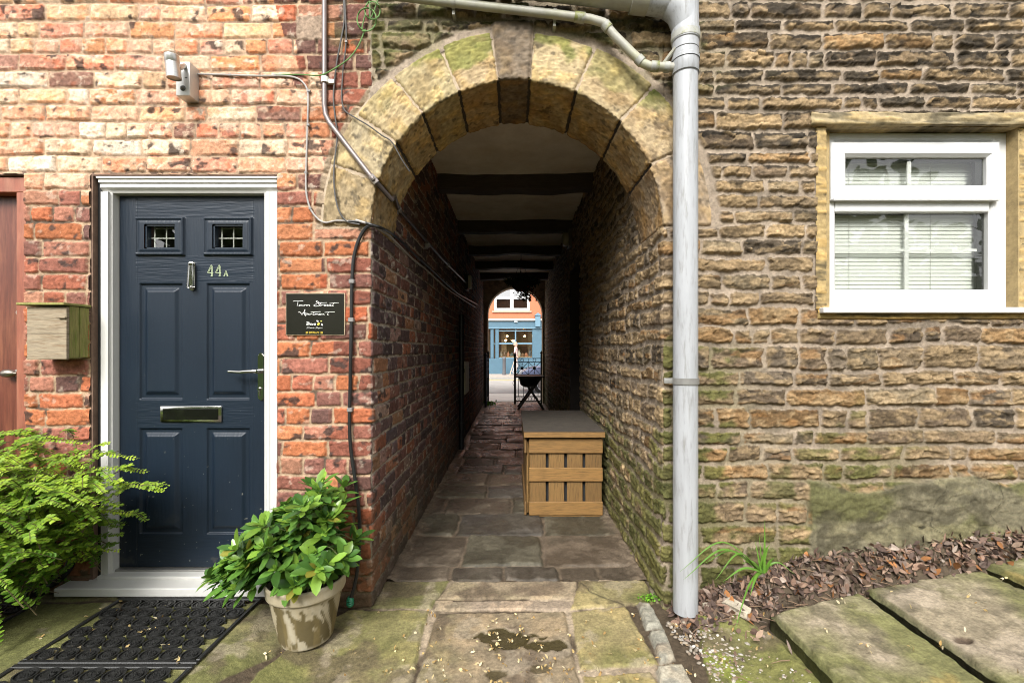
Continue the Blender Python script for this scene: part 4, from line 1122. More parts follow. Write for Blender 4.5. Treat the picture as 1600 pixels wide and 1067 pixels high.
# rebated head, jambs and sill in yellow sandstone
def rough_block(name, x0, x1, z0, z1, y0, y1, base, seed, parent, amp=.008, label=None):
    nx_ = max(4, int((x1 - x0) / .007)); nz_ = max(4, int((z1 - z0) / .007)); nb = 8
    # wrap a strip: top face, front face, underside
    prof = [(y1, z1)] + [(y0 + (y1 - y0) * (1 - i / nb), z1) for i in range(nb)] + [(y0, z1 + (z0 - z1) * i / nz_) for i in range(nz_ + 1)] + [(y0 + (y1 - y0) * i / nb, z0) for i in range(1, nb + 1)]
    pr = np.array(prof); xs = np.linspace(x0, x1, nx_ + 1)
    X, K = np.meshgrid(xs, np.arange(len(pr)))
    Y = pr[K, 0]; Z = pr[K, 1]
    e = np.minimum(np.minimum(Z - z0, z1 - Z), np.minimum(X - x0, x1 - X))
    n1 = fbm(X * 7, Z * 60 + Y * 20, seed, 4); n2 = fbm(X * 60, Z * 70 + Y * 50, seed + 1, 4)
    d = amp * n1 + .002 * n2 - .006 * ss(.008, 0, e)
    isf = np.abs(Y - y0) < 1e-6
    Yp = np.where(isf, Y - d, Y); Zp = np.where(isf, Z, Z + .5 * d * np.where(Z > (z0 + z1) / 2, 1, -1))
    col = np.broadcast_to(c3(*base), X.shape + (3,))
    col = mix(col, c3(*base) * c3(1.3, 1.2, 1.0), ss(-.1, .5, n1)); col = mix(col, c3(.07, .06, .04), .75 * ss(.15, .5, fbm(X * 8, Z * 40, seed + 3, 4))); col = col * (1 + .3 * n2)[..., None]
    o = mesh_obj(name, raw_mesh(name, np.stack([X, Yp, Zp], -1), grid_faces(*X.shape), np.clip(col, .004, .9)), M['dress'], parent)
    b_ = None
    return o
rough_block('lintel', at(1266, 0, -.02).x, 2.75, 2.415, 2.478, -.034, .12, (.30, .24, .14), 520, stone_house, .012)
rough_block('window_jamb', at(1276, 0, -.012).x, 1.5725, 1.50, 2.414, -.012, .12, (.33, .24, .11), 530, stone_house, .005)
rough_block('window_jamb', fx1 + .001, 2.75, 1.50, 2.414, -.002, .0, (.33, .245, .12), 536, stone_house, .006)
M['yrev'] = mat('yellow_reveal', (.32, .235, .11), .9, var=.35, vscale=25, bump=.5)
MB().box(fx1 - .003, fx1 + .03, .0, .14, 1.50, 2.414).build('window_reveal', M['yrev'], stone_house); MB().box(1.553, fx0 + .003, .03, .14, 1.50, 2.414).build('window_reveal', M['yrev'], stone_house)
rough_block('stone_sill', at(1276, 0, 0).x, 2.75, 1.452, 1.502, -.012, .12, (.28, .20, .08), 540, stone_house, .006)
b = MB(); b.box(wx_(1284, -.03), 2.80, -.045, YW + .03, wz_(489, -.04), wz_(480, -.04), .005, 2); b.build('window_sill', M['upvc'], stone_house)
# ------------------------------------------------------------------ pipes
M['greypipe'] = mat('grey_plastic_pipe', (.35, .36, .375), .38, var=.10, vscale=4, stretch=(6, 6, .8), col2=(.17, .165, .145), c2scale=9, c2t=(.50, .80), bump=.05, bscale=120)
M['oldpipe'] = mat('weathered_grey_pipe', (.33, .32, .27), .5, var=.18, vscale=9, col2=(.30, .30, .17), c2scale=6, c2t=(.5, .75))
M['mosspipe'] = mat('mossy_collar', (.32, .32, .29), .55, var=.2, vscale=14, col2=(.17, .18, .05), c2scale=16, c2t=(.48, .62))
YP = -.105
pc = at(1071, 500, YP); px_ = pc.x; R_ = .0575
down = thing('downpipe', 'wide grey plastic downpipe standing in front of the rubble wall', 'downpipe', (px_, YP, .06))
def pz(py, y=YP): return CAMH + (546 - py) * (y - CAMY) / F
zs = np.linspace(.045, pz(112), 60)
MB().lathe((px_, YP, 0), [(R_, z) for z in zs], 40, closed=True).build('pipe', M['greypipe'], down, True)
b = MB(); b.lathe((px_, YP, 0), [(R_, pz(118)), (R_ + .004, pz(116)), (R_ + .0045, pz(98)), (R_ + .007, pz(97)), (R_ + .007, pz(92)), (R_ + .0035, pz(91)), (R_ + .0035, pz(68)), (R_ + .0075, pz(67)), (R_ + .0085, pz(55)), (R_ + .0075, pz(50)), (R_ + .004, pz(48)), (R_ + .003, pz(20)), (R_ + .003, pz(-60))], 40)
b.build('socket', M['greypipe'], down, True)
b = MB(); b.lathe((px_, YP, 0), [(R_ + .007, pz(66)), (R_ + .0095, pz(65)), (R_ + .0095, pz(57)), (R_ + .007, pz(52))], 40); b.build('collar', M['mosspipe'], down, True)
b = MB()
for q in (117.5, 97.2, 81.5, 66.6): b.lathe((px_, YP, 0), [(R_ + .0036, pz(q + .8)), (R_ + .0080 if q in (97.2, 66.6) else R_ + .0046, pz(q)), (R_ + .0036, pz(q - .8))], 40)
b.build('seal_ring', mat('dark_seal', (.045, .045, .04), .7), down, True)
# branch coming down from the upper corner
p0 = Vector((px_, YP, pz(6))); d_ = Vector((-1, .0, .12)).normalized()
b = MB(); b.tube([p0, p0 + d_ * .25], [.075, .062], 32); b.tube([p0 + Vector((0, 0, -.13)), p0 + Vector((-.02, 0, -.04)), p0 + Vector((-.10, 0, .02))], [R_, .072, .064], 32); b.build('branch', M['greypipe'], down, True)
b = MB(); b.tube([p0 + d_ * .18, p0 + d_ * .26], .070, 32); b.tube([p0 + d_ * .22, p0 + d_ * 1.2], .058, 32); b.build('branch_pipe', M['oldpipe'], down, True)
# brackets
b = MB(); zb_ = pz(595); b.lathe((px_, YP, 0), [(R_, zb_ - .015), (R_ + .005, zb_ - .015), (R_ + .005, zb_ + .015), (R_, zb_ + .015)], 36)
b.box(px_ - R_ - .045, px_ - R_ + .01, YP + .0, YP + .012, zb_ - .013, zb_ + .013, .003); b.box(px_ - .02, px_ + .02, YP + R_ - .01, .03, zb_ - .012, zb_ + .012)
b.build('bracket', mat('dull_bracket', (.24, .235, .22), .5, .3, var=.2), down, True)
b = MB(); zb_ = pz(84); b.tube([(px_ - R_ - .055, YP + .03, zb_ - .055), (px_ - R_ - .01, YP - .0, zb_ + .0), (px_ - R_ + .004, YP - .02, zb_ + .012)], .010, 8); b.build('bracket', M['oldpipe'], down, True)

waste = thing('waste_pipe', 'thin grey waste pipe sloping above the arch into the downpipe', 'pipe', at(870, 25, -.06))
pts = [at(600, -8, -.06), at(668, 0, -.06), at(760, 11, -.065), at(868, 23, -.07), at(922, 30, -.075), at(943, 36, -.078), at(960, 56, -.08), at(985, 81, -.085), at(1004, 99, -.09), at(1015, 104, -.095), at(1056, 106, -.105)]
MB().tube(pts, .0205, 18).build('pipe', M['oldpipe'], waste, True)
for i, j, f0, f1 in ((3, 4, .55, .85), (5, 6, .1, .5), (7, 8, .6, .95), (9, 10, .05, .35), (9, 10, .55, .75)):
    a, c = Vector(pts[i]), Vector(pts[j]); MB().tube([a.lerp(c, f0), a.lerp(c, f1)], .0245, 18).build('coupling', M['mosspipe'], waste, True)
for q in ((708, 5), (867, 23)):
    c = at(q[0], q[1], -.065); b = MB(); b.tube([c + Vector((-.008, 0, 0)), c + Vector((.008, 0, 0))], .0245, 18); b.box(c.x - .007, c.x + .007, -.05, .02, c.z - .045, c.z - .02); b.build('clip', mat('grey_clip', (.30, .29, .25), .6), waste, True)

# brown steel conduit dropping into the passage
M['conduit'] = mat('brown_conduit', (.20, .165, .155), .35, .35, var=.2, vscale=10, stretch=(3, 3, 1))
cond = thing('conduit', 'brown metal conduit running down the brickwork into the passage', 'conduit', at(507, 100, -.03))
W2 = XL + .030
def lw(px, py):    # a point on the passage's brick wall
    d = -W2 * F / (802 - px); return Vector((W2, d + CAMY, CAMH + (546 - py) * d / F))
pts = [at(507, -20, -.022), at(507, 165, -.022), at(509, 180, -.022), at(515, 192, -.024), at(548, 235, -.030), at(583, 280, -.034)]
MB().tube(pts, .0125, 14).build('pipe', M['conduit'], cond, True)
a_ = at(583, 280, -.034); pts2 = [a_, at(612, 312, .05), Vector((-.655, .22, 2.14)), Vector((W2, .42, 2.135)), Vector((W2, 1.2, 2.15)), lw(690, 404), lw(729, 443)]
MB().tube(pts2, .0125, 14).build('pipe', mat('dark_conduit', (.07, .055, .05), .35, .3, var=.2), cond, True)
MB().tube([a_ + (Vector(pts[-2]) - a_) * .12, a_ + (Vector(pts2[1]) - a_) * .18], .0165, 14).build('coupling', mat('white_coupling', (.40, .36, .34), .4, .3), cond, True)
c = at(508, 126, -.022); b = MB(); b.tube([c + Vector((0, 0, -.014)), c + Vector((0, 0, .014))], .0195, 16); b.box(c.x, c.x + .045, -.026, -.010, c.z - .016, c.z + .006, .003)
b.build('clip', mat('white_clip', (.66, .65, .60), .5), cond, True)
for q in (Vector(pts2[3]), lw(668, 383), lw(700, 414)):
    b = MB(); b.tube([q + Vector((0, -.02, 0)), q + Vector((0, .02, 0))], .020, 12); b.box(q.x - .03, q.x, q.y - .012, q.y + .012, q.z - .03, q.z - .012); b.build('clip', mat('steel_clip', (.30, .27, .25), .4, .5), cond, True)

# cables
def cable(name, label, cat, pts, r, m, n=5, clips=()):
    b = MB(); b.tube(smooth_path(pts, n), r, 8)
    o = b.build(name, m, None, True); tag(o, label, cat)
    for c in clips:
        c = Vector(c); k = MB(); k.box(c.x - r * 1.5, c.x + r * 1.5, c.y - r * 1.3, c.y + r * 2, c.z - r * 1.2, c.z + r * 1.2, r * .3, 1); k.build('cable_clip', M['clipm'], o)
    return o
M['clipm'] = mat('cable_clip', (.20, .19, .18), .5)
M['bcable'] = mat('black_cable', (.012, .012, .012), .38)
M['gcable'] = mat('grey_cable', (.33, .31, .29), .45, var=.2)
M['dcable'] = mat('dark_cable', (.07, .065, .06), .5, var=.2)
yv = -.020
pk = [at(583, 352, -.028), at(572, 356, yv), at(561, 374, yv), at(553, 402, yv), at(550, 440, yv), at(549, 500, yv), at(548, 560, yv - .005), at(547, 610, yv), at(546, 655, yv - .004), at(548, 700, yv - .008), at(555, 750, yv - .012), at(561, 800, yv - .012), at(562, 850, yv - .014), at(557, 900, yv - .02), at(549, 932, yv - .035), at(548, 940, yv - .035)]
cable('armoured_cable', 'thick black cable hanging down the brick corner to the ground', 'cable', pk, .0088, M['bcable'], 5, [at(550, 440, yv), at(549, 500, yv), at(547, 640, yv)])
q = at(547, 937, yv - .035); b = MB(); b.lathe((q.x, q.y, q.z - .03), [(.013, 0), (.016, .003)] + [(.016 + .003 * (i % 2), .006 + .005 * i) for i in range(7)] + [(.012, .045)], 16, closed=True)
tag(b.build('cable_gland', mat('green_gland', (.02, .20, .10), .4), None, True), 'small green ribbed collar at the foot of the black cable', 'cable gland')
W3 = XL + .020
def lw3(px, py): d = -W3 * F / (802 - px); return Vector((W3, d + CAMY, CAMH + (546 - py) * d / F))
pi_ = [at(545, 346, -.020), at(568, 348, -.022), at(582, 352, -.026), at(597, 357, .03)] + [lw3(x, y) for x, y in ((612, 365), (628, 378), (648, 398), (668, 416), (684, 431), (700, 446), (716, 459), (735, 470), (746, 476))]
cable('twin_cable', 'black cable looping from the brick corner along the dark passage wall', 'cable', pi_, .008, M['bcable'], 5)
pi2 = [at(556, 344, -.022), at(572, 349, -.026), at(588, 356, .015)] + [lw3(x, y) for x, y in ((606, 367), (622, 382), (642, 402), (664, 420), (682, 436), (700, 452), (720, 466), (744, 481))]
cable('passage_cable', 'second thinner cable sagging below the first along the passage wall', 'cable', pi2, .006, M['gcable'], 5)
yg = -.016
cable('light_cable', 'pale grey clipped cable from the outdoor light down to the arch', 'cable', [at(303, 116, yg), at(340, 117, yg), at(400, 119, yg), at(440, 119, yg), at(462, 122, yg), at(474, 130, yg), at(481, 145, yg), at(481, 180, yg), at(479, 240, yg), at(478, 285, yg), at(480, 310, yg), at(487, 330, yg), at(499, 344, yg), at(510, 348, yg), at(527, 345, yg), at(560, 347, -.024)], .0048, M['gcable'], 5,
      [at(360, 118, yg), at(430, 119, yg), at(483, 143, yg), at(482, 196, yg), at(478, 270, yg), at(485, 326, yg)])
cable('dark_cable', 'dark grey cable drooping beside the conduit onto the arch springer', 'cable', [at(536, -15, yg), at(538, 30, yg), at(533, 62, yg), at(526, 100, yg), at(521, 150, yg), at(524, 185, yg), at(527, 215, yg), at(522, 260, -.022), at(523, 300, -.026), at(530, 330, -.026), at(542, 346, -.022), at(562, 351, -.024)], .0042, M['dcable'], 5, [at(541, 66, yg)])
cable('thin_cable', 'thinnest cable running from the top down to the edge of the voussoirs', 'cable', [at(538, -15, yg), at(541, 60, yg), at(536, 110, yg), at(534, 150, yg), at(538, 172, yg), at(553, 183, -.026), at(575, 196, -.03), at(597, 212, -.03), at(612, 222, -.03), at(628, 250, -.02), at(640, 268, .0)], .0036, M['dcable'], 5)
M['gwire'] = mat('green_wire', (.10, .21, .05), .45, var=.2)
def loop(cx, cy, rx, ry, a0, a1, n): return [at(cx + rx * math.cos(math.radians(a0 + (a1 - a0) * i / n)), cy - ry * math.sin(math.radians(a0 + (a1 - a0) * i / n)), -.028 - .01 * (i % 3)) for i in range(n + 1)]
gw = [at(430, 117, yg), at(470, 117, yg), at(500, 118, yg - .02), at(522, 108, yg - .02), at(545, 92, yg - .015), at(560, 72, yg - .012), at(570, 48, -.03)] + loop(573, 31, 15, 18, 260, -120, 12) + loop(582, 17, 12, 14, 200, -250, 14) + [at(578, 30, -.03), at(588, 8, -.03), at(594, -15, -.02)]
cable('green_wire', 'coiled thin green wire dangling beside the conduit above the arch', 'wire', gw, .0032, M['gwire'], 5)

# ------------------------------------------------------------------ security light
sl = thing('security_light', 'brushed steel outdoor spotlight with motion sensor on the brick wall', 'wall light', at(290, 125, -.01))
M['steel'] = mat('brushed_steel', (.50, .49, .46), .34, .85, var=.15, vscale=8, stretch=(2, 2, 30))
q0, q1 = at(275, 150, -.07), at(297, 97, -.07)
b = MB(); b.box(q0.x, q1.x, -.072, -.004, q0.z, q1.z, .004, 2); b.build('housing', mat('grey_housing', (.50, .49, .46), .4, .35, var=.08), sl, True)
c = at(285.5, 138, -.074); b = MB(); b.lathe((c.x, -.070, c.z), [(.0125, 0), (.0135, -.004), (.0115, -.006), (.009, -.0065), (.0085, -.009), (.006, -.013), (0, -.0145)], 20, Vector((0, -1, 0)) * -1)
b.build('sensor', mat('sensor_lens', (.08, .08, .075), .25), sl, True)
c = at(291, 122, -.0725); MB().box(c.x - .005, c.x + .004, -.0735, -.070, c.z - .001, c.z + .003).build('logo_slot', M['black'], sl)
top, bot = at(268, 86, -.14), at(272, 123, -.13)
ax = (bot - top).normalized()
b = MB(); b.lathe(top, [(.0, 0), (.028, 0), (.0305, .003), (.0305, .036), (.0298, .037), (.0298, .039), (.0305, .040), (.0305, (bot - top).length), (.027, (bot - top).length)], 32, ax); b.build('lamp_head', M['steel'], sl, True)
b = MB(); b.lathe(top, [(.027, (bot - top).length - .003), (.0, (bot - top).length - .004)], 24, ax); b.build('lens', mat('frosted_lens', (.30, .26, .18), .3), sl, True)
m_ = top.lerp(bot, .52); b = MB(); b.tube([m_ + Vector((.02, .01, 0)), at(289, 103, -.07)], .011, 14); b.build('arm', M['steel'], sl, True)

# ------------------------------------------------------------------ name plaque
YQ = -.016
def q_(px, py): return at(px, py, YQ)
a, c = q_(446.5, 523.5), q_(538.5, 458)
pl = thing('name_plaque', 'black house plaque with white handwriting and a bee emblem', 'sign', ((a.x + c.x) / 2, YQ, (a.z + c.z) / 2))
MB().box(a.x, c.x, YQ, .004, a.z, c.z, .001, 1).build('backing', mat('pale_edge', (.55, .45, .30), .5), pl)
e_ = .0028; MB().box(a.x + e_, c.x - e_, YQ - .0015, YQ + .001, a.z + e_, c.z - e_).build('panel', mat('black_panel', (.012, .011, .008), .25, coat=.3), pl)
PW_, PH_ = c.x - a.x, c.z - a.z; yt = YQ - .0022
def pt(px, py):   # pixels of a 1494-wide enlargement -> plaque
    return (a.x + (px - 283) / (1258 - 283) * PW_, yt, c.z - (py - 195) / (885 - 195) * PH_)
def write(name, lines, r, m):
    b = MB()
    for l in lines:
        p = [pt(*w) for w in l]; b.tube(smooth_path(p, 4) if len(p) > 2 else p, r, 5)
    return b.build(name, m, pl)
M['white'] = mat('white_print', (.78, .78, .76), .5); M['yellow'] = mat('yellow_print', (.75, .55, .06), .5)
town = [[(405, 335), (430, 325), (500, 322), (572, 325)], [(490, 330), (484, 370), (474, 408)],
        [(522, 388), (508, 394), (506, 408), (520, 408), (530, 396), (520, 388)], [(530, 396), (548, 392), (552, 406), (568, 394), (572, 407), (592, 390)],
        [(592, 390), (598, 394), (598, 408)], [(598, 398), (625, 388), (632, 396), (632, 406), (640, 406)], [(640, 406), (646, 390), (640, 406)], [(642, 400), (668, 386), (678, 392), (676, 408), (686, 404)],
        [(838, 348), (800, 325), (790, 338), (830, 372), (846, 392), (820, 408), (772, 412), (750, 400), (770, 384), (800, 378)], [(872, 345), (850, 404), (868, 402)], [(820, 362), (880, 356), (970, 352)],
        [(872, 404), (886, 384), (892, 390), (912, 384)], [(918, 402), (945, 390), (932, 384), (918, 396), (930, 408), (958, 400)], [(964, 402), (990, 390), (978, 384), (964, 396), (976, 408), (1006, 400)], [(1012, 402), (1036, 390), (1024, 384), (1010, 398), (1022, 408), (1046, 402)],
        [(1090, 352), (1058, 400), (1066, 408), (1084, 400)], [(1010, 366), (1080, 360), (1165, 354)],
        [(490, 512), (520, 508), (540, 530), (556, 552), (580, 520), (606, 462), (596, 540), (600, 556)], [(550, 530), (625, 518)], [(620, 530), (612, 575)], [(616, 540), (640, 528), (645, 542), (620, 552)],
        [(672, 532), (655, 540), (656, 552), (674, 540), (676, 552), (690, 546)], [(694, 552), (704, 532), (710, 538), (726, 532)], [(760, 505), (736, 545), (748, 554), (764, 546)], [(700, 512), (780, 505), (866, 500)],
        [(766, 552), (776, 534), (782, 550), (798, 534), (802, 550), (820, 534), (824, 552), (838, 546)], [(840, 548), (862, 538), (852, 532), (842, 544), (852, 554), (872, 548)], [(876, 552), (886, 534), (890, 550), (915, 534), (916, 552), (934, 546)],
        [(1000, 505), (974, 545), (984, 554), (1004, 546)], [(930, 514), (1010, 508), (1098, 504)]]
write('handwriting', town, .00115, M['white'])
hive = [[(672, 672), (672, 724)], [(672, 705), (684, 694), (694, 702), (694, 724)], [(708, 696), (708, 724)], [(708, 682), (708, 686)], [(722, 696), (734, 722), (746, 696)], [(758, 712), (782, 708), (776, 696), (762, 698), (758, 712), (768, 724), (784, 720)],
        [(632, 668), (648, 668)], [(640, 668), (640, 690)], [(632, 700), (632, 722)], [(632, 711), (648, 711)], [(648, 700), (648, 722)], [(656, 676), (666, 676)], [(656, 694), (664, 694)], [(656, 712), (666, 712)], [(656, 676), (656, 712)]]
write('emblem_lettering', hive, .0014, M['white'])
small = [[(660, 752), (640, 756), (650, 768), (636, 778), (625, 772)], [(672, 750), (668, 774), (676, 774)], [(660, 760), (684, 758)], [(692, 764), (684, 774), (698, 772), (692, 764)], [(700, 764), (706, 774), (714, 764), (720, 774), (730, 762)], [(738, 770), (748, 766), (740, 762), (736, 772), (750, 774)], [(754, 774), (760, 764)],
         [(810, 750), (786, 758), (800, 768), (786, 778), (776, 772)], [(816, 750), (812, 774)], [(822, 764), (816, 774), (830, 772), (828, 764)], [(836, 764), (834, 790)], [(836, 766), (848, 768), (838, 776)], [(856, 766), (852, 776), (866, 772)], [(874, 764), (870, 774), (898, 770)]]
write('small_handwriting', small, .0008, mat('grey_print', (.50, .50, .48), .5))
fc = bpy.data.curves.new('phone', 'FONT'); fc.body = '01 07970 671 121'; fc.size = 1; fc.align_x = 'CENTER'; fc.align_y = 'CENTER'
fo_ = bpy.data.objects.new('phone', fc); COL.objects.link(fo_); dg = bpy.context.evaluated_depsgraph_get(); me = bpy.data.meshes.new_from_object(fo_.evaluated_get(dg)); bpy.data.objects.remove(fo_)
vx = [v.co.x for v in me.vertices]; sc_ = (pt(900, 0)[0] - pt(622, 0)[0]) / (max(vx) - min(vx)); cx_ = pt(761, 847)
for v in me.vertices: v.co = Vector((cx_[0] + v.co.x * sc_, yt + .0003, cx_[2] + v.co.y * sc_ * 1.25))
mesh_obj('phone_lettering', me, M['yellow'], pl)
def blob_(name, cx, cy, rx, ry, ang, m):
    P = []; ca, sa = math.cos(math.radians(ang)), math.sin(math.radians(ang))
    for i in range(20):
        t = 2 * PI * i / 20; u, v = rx * math.cos(t), ry * math.sin(t); w = pt(cx + u * ca - v * sa, cy + u * sa + v * ca); P.append((w[0], yt + .0002, w[2]))
    return MB().prism(P, (0, .0006, 0)).build(name, m, pl)
blob_('bee_body', 828, 704, 24, 18, -45, M['yellow']); blob_('bee_head', 872, 656, 14, 12, 0, mat('olive_print', (.42, .40, .08), .5)); blob_('bee_wing', 812, 655, 20, 12, 30, M['white']); blob_('bee_wing', 886, 714, 20, 12, 50, M['white'])

# ------------------------------------------------------------------ wooden bird box
bbx = thing('nest_box', 'weathered wooden nest box with green side fixed to the brick pier', 'nest box', (-2.22, 0, 1.25))
M['oldwood'] = mat('bleached_wood', (.29, .235, .16), .85, var=.3, vscale=7, stretch=(2, 4, 22), col2=(.15, .085, .04), c2scale=5, c2t=(.5, .72), bump=.4, bscale=14)
M['greenwood'] = mat('algae_wood', (.25, .22, .07), .85, var=.3, vscale=7, stretch=(20, 20, 2), col2=(.15, .19, .03), c2scale=5, bump=.4, bscale=14)
y0_ = -.12; xl = (42 - 802) * 2.17 / F; xr = (104 - 802) * 2.17 / F; zt, zm_, zl = 1.503, 1.375, 1.253
MB().box(xl, xr - .001, y0_, y0_ + .016, zm_ + .0008, zt, .0015, 1).build('front_board', M['oldwood'], bbx)
MB().box(xl, xr - .001, y0_, y0_ + .016, zl, zm_ - .0008, .0015, 1).build('front_board', M['oldwood'], bbx)
b = MB(); b.box(xr - .016, xr, y0_ + .017, -.055, zl + .005, zt + .006, .002, 1); b.box(xr - .015, xr + .001, -.053, .0, zl + .008, zt + .004, .002, 1); b.build('side_board', M['greenwood'], bbx)
b = MB(); b.box(xl, xl + .016, y0_ + .017, 0, zl, zt); b.build('side_board', M['oldwood'], bbx)
MB().box(xl + .017, xr - .017, y0_ + .017, -.002, zl + .003, zl + .017).build('bottom_board', M['oldwood'], bbx)
b = MB(); b.box(xl - .03, xr + .008, y0_ - .022, -.0, zt + .007, zt + .019, .002, 1); b.build('lid', M['greenwood'], bbx)
MB().box(xr - .035, xr + .004, y0_ - .012, y0_ - .001, 1.449, 1.455, .001, 1).build('latch', M['oldwood'], bbx)

# ------------------------------------------------------------------ black drain pipe on the ground
b = MB(); p1, p2 = Vector((-2.75, -.06, .135)), at(66, 926, -.06)
b.tube([p1, (p2.x, p2.y, .135)], .042, 20)
tag(b.build('drain_pipe', M['black'], None, True), 'black plastic drain pipe lying along the wall under the leafy bush', 'pipe')
b = MB(); b.tube(smooth_path([at(70, 915, -.05), at(84, 910, -.03), at(98, 898, -.025), at(108, 885, -.02), at(112, 870, -.015)], 5), .019, 12)
tag(b.build('hose', M['black'], None, True), 'short black hose bending up the wall beside the drain pipe', 'hose')

# ------------------------------------------------------------------ rubber doormats
M['rubber'] = mat('black_rubber', (.018, .018, .017), .38, var=.3, vscale=30, bump=.25, bscale=200)
def doormat(label, x0, x1, y0, y1, z, seed):
    rr = np.random.RandomState(seed); b = MB(); w = .018
    t = .011
    b.box(x0, x1, y0, y0 + w, 0, t, .003, 1); b.box(x0, x1, y1 - w, y1, 0, t, .003, 1); b.box(x0, x0 + w, y0 + w + .0005, y1 - w - .0005, 0, t, .003, 1); b.box(x1 - w, x1, y0 + w + .0005, y1 - w - .0005, 0, t, .003, 1)
    for k in (.006, .012):
        b.box(x0 + k, x1 - k, y0 + k - .0012, y0 + k + .0012, t - .002, t + .003); b.box(x0 + k, x1 - k, y1 - k - .0012, y1 - k + .0012, t - .002, t + .003)
    nx = 8; cw = (x1 - x0 - 2 * w) / nx; ny = max(2, round((y1 - y0 - 2 * w) / .068)); ch = (y1 - y0 - 2 * w) / ny
    for j in range(ny):
        for i in range(nx + (j % 2)):
            cx = x0 + w + cw * (i + (.5 if j % 2 == 0 else 0)); cy = y0 + w + ch * (j + .5)
            if cx < x0 + w + .012 or cx > x1 - w - .012: continue
            r = min(cw, ch) * .5
            k1 = b.ring(Vector((cx, cy, .001)), Vector((0, 0, 1)), r * 1.06, 18); k2 = b.ring(Vector((cx, cy, .011)), Vector((0, 0, 1)), r * 1.06, 18); k3 = b.ring(Vector((cx, cy, .011)), Vector((0, 0, 1)), r * .90, 18); k4 = b.ring(Vector((cx, cy, .005)), Vector((0, 0, 1)), r * .88, 18)
            b.bridge(k1, k2); b.bridge(k2, k3); b.bridge(k3, k4); 
            k5 = b.ring(Vector((cx, cy, .0045)), Vector((0, 0, 1)), r * .66, 18); k6 = b.ring(Vector((cx, cy, .010)), Vector((0, 0, 1)), r * .62, 18); k7 = b.ring(Vector((cx, cy, .008)), Vector((0, 0, 1)), r * .2, 18)
            b.bridge(k4, k5); b.bridge(k5, k6); b.bridge(k6, k7); b.bm.faces.new(k7)
            for q in range(16):      # bristles
                a = rr.uniform(0, 6.28); s = r * .58 * math.sqrt(rr.rand()); px, py = cx + s * math.cos(a), cy + s * math.sin(a)
                b.tube([(px, py, .008), (px + rr.uniform(-.002, .002), py + rr.uniform(-.002, .002), .0165)], [.0016, .0009], 4)
            b.box(cx + cw * .5 - .006, cx + cw * .5 + .006, cy - .003, cy + .003, .001, .008)
    o = b.build('doormat', M['rubber'], None)
    o.location = (0, 0, z)
    return tag(o, label, 'doormat', 'black rubber doormats outside the navy door')
mz = .089
doormat('black rubber ring mat laid right up against the white door sill', -1.905, -1.215, -.545, -.085, mz, 1)
doormat('second black ring mat further out, end to end with the mat by the sill', -1.905, -1.215, -1.02, -.552, mz, 2)
d3 = doormat('corner of a black mat with ragged edge below the leafy bush', -2.95, -2.255, -.36, -.13, mz, 3); d3['group'] = 'black rubber doormats outside the navy door'
# ------------------------------------------------------------------ potted shrub
pp_ = gp(470, 978, .045); pot_x, pot_y = at(479, 940, -.26).x, -.26
pot_z = float(ground_z(np.array(pot_x), np.array(pot_y))) + .003
M['pot'] = mat('stained_pot', attr=True, var=.12, vscale=25, bump=.2, bscale=80, spec=.3)
prof = [(.0, .006), (.105, .0), (.110, .004), (.118, .04), (.128, .09), (.140, .15), (.150, .20), (.153, .213), (.162, .215), (.165, .222), (.1665, .250), (.1695, .262), (.170, .270), (.166, .276), (.158, .272), (.156, .25), (.152, .22), (.148, .20)]
dense = []
for a, c in zip(prof[:-1], prof[1:]):
    m = max(1, int(math.hypot(c[0] - a[0], c[1] - a[1]) / .006))
    dense += [(a[0] + (c[0] - a[0]) * i / m, a[1] + (c[1] - a[1]) * i / m) for i in range(m)]
dense.append(prof[-1]); pr = np.array(dense)
A, K = np.meshgrid(np.linspace(0, 2 * PI, 121), np.arange(len(pr)))
R = pr[K, 0] + .0012 * fbm(np.cos(A) * 3 + 9, np.sin(A) * 3 + pr[K, 1] * 9, 600, 3); Zp = pr[K, 1]
tx, ty = 3 * np.cos(A), 3 * np.sin(A)
base = mix(np.broadcast_to(c3(.40, .355, .26), A.shape + (3,)), c3(.36, .31, .21), ss(-.2, .4, fbm(tx + 5, ty + Zp * 14, 601, 4)))
st_ = ss(.02, .16, fbm(tx * 1.1 + Zp * 2, ty * 1.1 + Zp * 11, 602, 4) + .15 * ss(.2, .1, Zp) - .02 - .5 * ss(.200, .212, Zp) + .25 * np.cos(A + 2.2))
base = mix(base, c3(.085, .062, .018), .9 * st_ * ss(.0, .02, Zp))
base = mix(base, c3(.20, .15, .06), .7 * ss(.12, .3, fbm(tx * 2 + 3, Zp * 3 + ty, 603, 3)) * ss(.27, .05, Zp) * .7)
pot = thing('plant_pot', 'pale plastic pot with brown stains holding a green shrub', 'plant pot', (pot_x, pot_y, pot_z))
P = np.stack([pot_x + R * np.cos(A), pot_y + R * np.sin(A), pot_z + Zp], -1)
mesh_obj('pot', raw_mesh('pot', P, grid_faces(*A.shape), np.clip(base, .01, .9)), M['pot'], pot)
X, Y = np.meshgrid(np.linspace(-1, 1, 40), np.linspace(-1, 1, 40)); rr_ = np.hypot(X, Y); s_ = np.where(rr_ > 1e-6, np.maximum(np.abs(X), np.abs(Y)) / np.maximum(rr_, 1e-6), 1)
X, Y = X * s_ * .153, Y * s_ * .153
mesh_obj('soil', raw_mesh('soil', np.stack([pot_x + X, pot_y + Y, pot_z + .222 + .012 * fbm(X * 30, Y * 30, 610, 4) + .015 * (1 - (np.hypot(X, Y) / .153) ** 2)], -1), grid_faces(40, 40), None), mat('potting_soil', (.05, .028, .02), .95, var=.5, vscale=60, bump=1, bscale=120, bdist=.01), pot)
